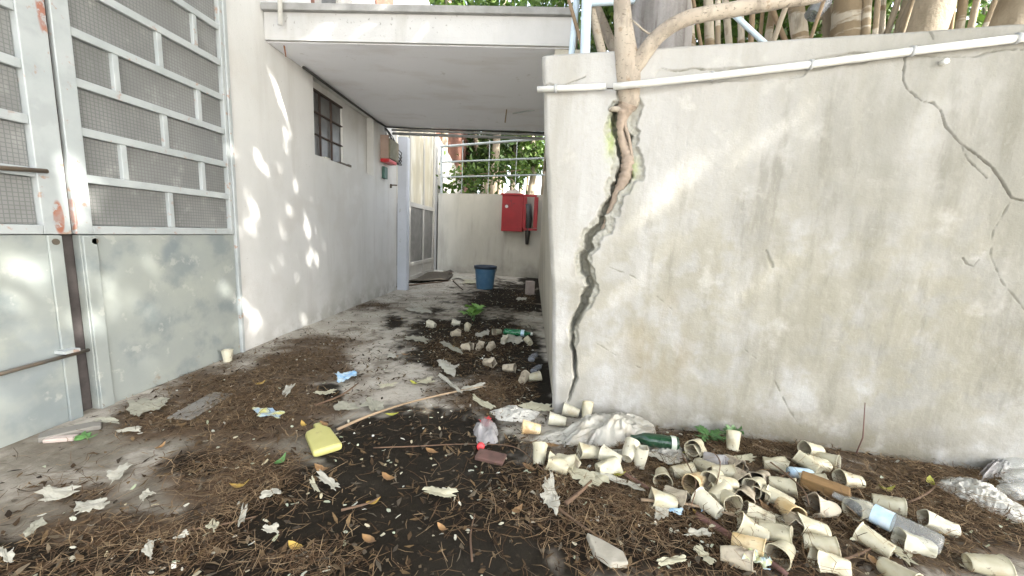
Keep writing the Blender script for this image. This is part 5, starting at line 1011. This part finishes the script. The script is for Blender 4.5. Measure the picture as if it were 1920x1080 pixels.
LV = [(525, 870, 34, -40, 'leaf_fresh', 'fresh green leaf on the needles below the yellow bottle'), (992, 880, 46, 28, 'leaf_orange', 'big orange leaf on the black soil beside the block'), (450, 915, 40, -14, 'leaf_yellow', 'yellow curled leaf on the soil at the left'), (692, 1016, 30, 28, 'leaf_orange', 'orange leaf standing out near the bottom middle'), (735, 780, 26, -5, 'leaf_lime', 'lime leaf above the long stick'), (778, 721, 18, 10, 'leaf_lime', 'lime yellow leaf at the edge of the concrete path'), (604, 884, 40, 12, 'leaf_orange', 'tan curled leaf just below the yellow bottle'), (608, 800, 30, 28, 'leaf_orange', 'orange leaf at the neck of the yellow bottle'), (1240, 890, 26, 70, 'leaf_yellow', 'yellow leaf beside the dark mouthed cup'), (1158, 893, 30, 0, 'leaf_lime', 'lime leaf stuck by the short reddish stick'), (1150, 882, 34, 60, 'leaf_yellow', 'yellow leaf in front of the white bag row'), (488, 722, 22, -20, 'leaf_yellow', 'yellow leaf near the gate foot'), (700, 945, 30, -20, 'leaf_yellow', 'yellowish crumpled leaf at the twig tip'), (1310, 968, 30, 30, 'leaf_yellow', 'yellow leaf on the thin pale twig'), (1035, 838, 30, 10, 'leaf_orange', 'brown orange leaf left of the cup row'), (1440, 960, 46, 30, 'leaf_orange', 'orange leaf right of the heap front'), (172, 822, 28, -18, 'leaf_fresh', 'bright green leaf at the foot of the gate'), (1525, 1050, 80, 62, 'leaf_orange', 'long tan leaf right of the nearest cup'), (810, 850, 30, 20, 'leaf_orange', 'brown leaf near the middle of the black soil'), (730, 900, 50, 15, 'leaf_orange', 'dull brown leaf below the middle of the black soil'), (1745, 910, 16, 60, 'leaf_lime', 'lime yellow chip near the right wall foot'), (1770, 1005, 22, 10, 'leaf_yellow', 'yellow leaf below the lone soil filled cup'), (1660, 922, 44, 5, 'leaf_lime', 'yellow leaf edge behind the clear bottle'), (570, 800, 12, 40, 'leaf_yellow', 'small yellow leaf left of the yellow bottle'), (300, 842, 26, -30, 'leaf_orange', 'small orange leaf on the bare concrete at the left'), (970, 960, 26, -40, 'leaf_orange', 'brown leaf left of the torn cup side'), (830, 995, 24, 30, 'leaf_orange', 'tan leaf on the black soil near the bottom'), (855, 655, 16, 15, 'leaf_yellow', 'yellow leaf in the passage rubbish'), (740, 672, 18, -20, 'leaf_orange', 'tan leaf at the left edge of the passage rubbish'), (760, 667, 20, 0, 'leaf_orange', 'orange leaf at the left of the passage rubbish'), (555, 1030, 30, 20, 'leaf_yellow', 'yellow leaf near the bottom left middle'), (1280, 850, 22, 20, 'leaf_lime', 'lime leaf behind the long flat cup'), (1640, 1060, 40, 50, 'leaf_orange', 'tan leaf at the bottom right')]
for i, q in enumerate(LV): leaf_obj(*q, i)
# living plants
def sprig(px, py, leaves, h, label, spread, seed, size=.05, name='seedling', mat='leaf_fresh', cat='plant'):
    c = gz(px, py); t = thing(name, label, cat, c); r = random.Random(seed); m = MB(); lf = MB()
    for k in range(leaves):
        a = r.uniform(0, 6.28); rr = spread*r.uniform(.5, 1); hh = h*r.uniform(.6, 1)
        tip = Vector(c)+Vector((math.cos(a)*rr, math.sin(a)*rr*.7, hh)); mid = Vector(c)+Vector((math.cos(a)*rr*.4, math.sin(a)*rr*.3, hh*.75))
        P = smooth_path([Vector(c), mid, tip], 6); m.tube([Vector(p) for p in P], .0022, 5)
        for i, p in enumerate(P[4:]):
            d = Vector(P[min(i+5, len(P)-1)])-Vector(P[i+3]); d.normalize(); s = d.cross(Vector((0, 0, 1))).normalized()
            for sg in (-1, 1):
                L = size*r.uniform(.7, 1.1); q = (s*sg*.8+d*.55+Vector((0, 0, r.uniform(-.35, .1)))).normalized(); o = Vector(p); n_ = q.cross(d).normalized(); e = q.cross(n_).normalized()*L*.2
                lf.add([o, o+q*L*.45+e, o+q*L, o+q*L*.45-e], [(0, 1, 2, 3)])
    m.build('stem', 'leaf_fresh', t, True); lf.build('leaves', mat, t); return t
surf('leaf_seedling', (.11, .24, .05), (.16, .30, .06), 30, .5, True, False)
sprig(888, 602, 5, .17, 'bright green feathery seedling growing in the passage rubbish', .17, 3, .075, mat='leaf_seedling')
sprig(1330, 826, 5, .035, 'low green ivy at the wall foot behind the heap', .08, 5, .03, 'ivy'); sprig(1372, 828, 3, .06, 'taller ivy sprig by the tipped cup at the wall foot', .03, 8, .035, 'ivy'); sprig(165, 824, 2, .02, 'small green weed in front of the gate gap', .05, 9, .03, 'weed')
sprig(1345, 905, 2, .03, 'green sprout under the main heap', .04, 10, .03, 'weed')
# uncountable: needles, leaf crumbs, specks
def sample(n, seed, L, base, ylo=.45, yhi=6.8):
    r = np.random.RandomState(seed); out = []
    while sum(map(len, out)) < n:
        m = 60000; x = r.uniform(-1.86, 2.4, m); y = ylo*(yhi/ylo)**r.rand(m); ok = (r.rand(m) < np.clip(y/3.0, .25, 1)*1.0)
        k = np.clip(L(x, y), base, 1); keep = ok & (r.rand(m) < k)
        line = 1.735-.1452*(x-.13); keep &= (x < .07) | (y < line-.01); keep &= (x > -1.84)
        out.append(np.stack([x, y], 1)[keep])
    return np.concatenate(out)[:n]
def strips(name, pts, Lr, Wr, mat, seed, hmax=.02, bend=.35, tiltk=.25, endw=.35):
    r = np.random.RandomState(seed); n = len(pts); a = r.rand(n)*6.283; L = r.uniform(*Lr, n); Wd = r.uniform(*Wr, n)
    d = np.stack([np.cos(a), np.sin(a)], 1); s = np.stack([-d[:, 1], d[:, 0]], 1); bn_ = r.normal(size=n)*bend*L
    z0 = gh(pts[:, 0], pts[:, 1])+r.rand(n)**2*hmax+.002; hp = (pts[:, 0] > .45) & (pts[:, 0] < 1.75) & (pts[:, 1] < 1.4) & (r.rand(n) < .10); z0 = z0+hp*r.rand(n)*.055*(1 if name == 'pine_needles' else .5); tl_ = r.normal(size=n)*tiltk*.5
    V = []
    for t in (-.5, 0., .5):
        c = pts+d*(L*t)[:, None]+s*(bn_*(.25-t*t))[:, None]; z = np.maximum(z0+tl_*L*t+np.abs(r.normal(size=n))*.002, gh(c[:, 0], c[:, 1])+.0015)
        w_ = Wd*(.5 if t == 0 else endw)*(1 if t <= 0 else .6)
        V.append(np.column_stack([c+s*w_[:, None], z])); V.append(np.column_stack([c-s*w_[:, None], z+r.normal(size=n)*.3*w_]))
    V = np.stack(V, 1).reshape(-1, 3); k = np.arange(n)*6
    Fc = np.stack([k, k+1, k+3, k+2, k+2, k+3, k+5, k+4], 1).reshape(-1, 4).astype(np.int32)
    me = bpy.data.meshes.new(name); me.vertices.add(len(V)); me.vertices.foreach_set('co', V.astype(np.float32).ravel()); me.loops.add(Fc.size); me.loops.foreach_set('vertex_index', Fc.ravel()); me.polygons.add(len(Fc))
    me.polygons.foreach_set('loop_start', np.arange(0, Fc.size, 4, dtype=np.int32)); me.polygons.foreach_set('loop_total', np.full(len(Fc), 4, np.int32)); me.materials.append(MATS[mat]); me.update()
    o = bpy.data.objects.new(name, me); COL.objects.link(o); o['kind'] = 'stuff'; return o
nd = lambda x, y: need_at(x, y)**2
ls = lambda x, y: np.clip(.75*need_at(x, y)+.12*np.clip(soil_at(x, y), 0, 1), 0, 1)
tag(strips('pine_needles', sample(36000, 1, nd, .02), (.015, .09), (.0009, .0022), 'needle_mat', 2, .022), 'brown dry pine needles matted over the ground', 'needles', kind='stuff')
tag(strips('leaf_litter', sample(12000, 3, ls, .03), (.006, .038), (.003, .014), 'leaf_litter', 4, .012, .5, .6, .12), 'brown crumbled leaf litter scattered over the ground', 'leaf litter', kind='stuff')
tag(strips('pale_crumbs', sample(1300, 5, lambda x, y: np.clip(.6*soil_at(x, y)+.5*need_at(x, y), 0, 1), .02), (.006, .022), (.004, .012), 'crumb_mix', 6, .008, .1, .5), 'small pale crumbs of paper and plastic on the soil', 'crumbs', kind='stuff')
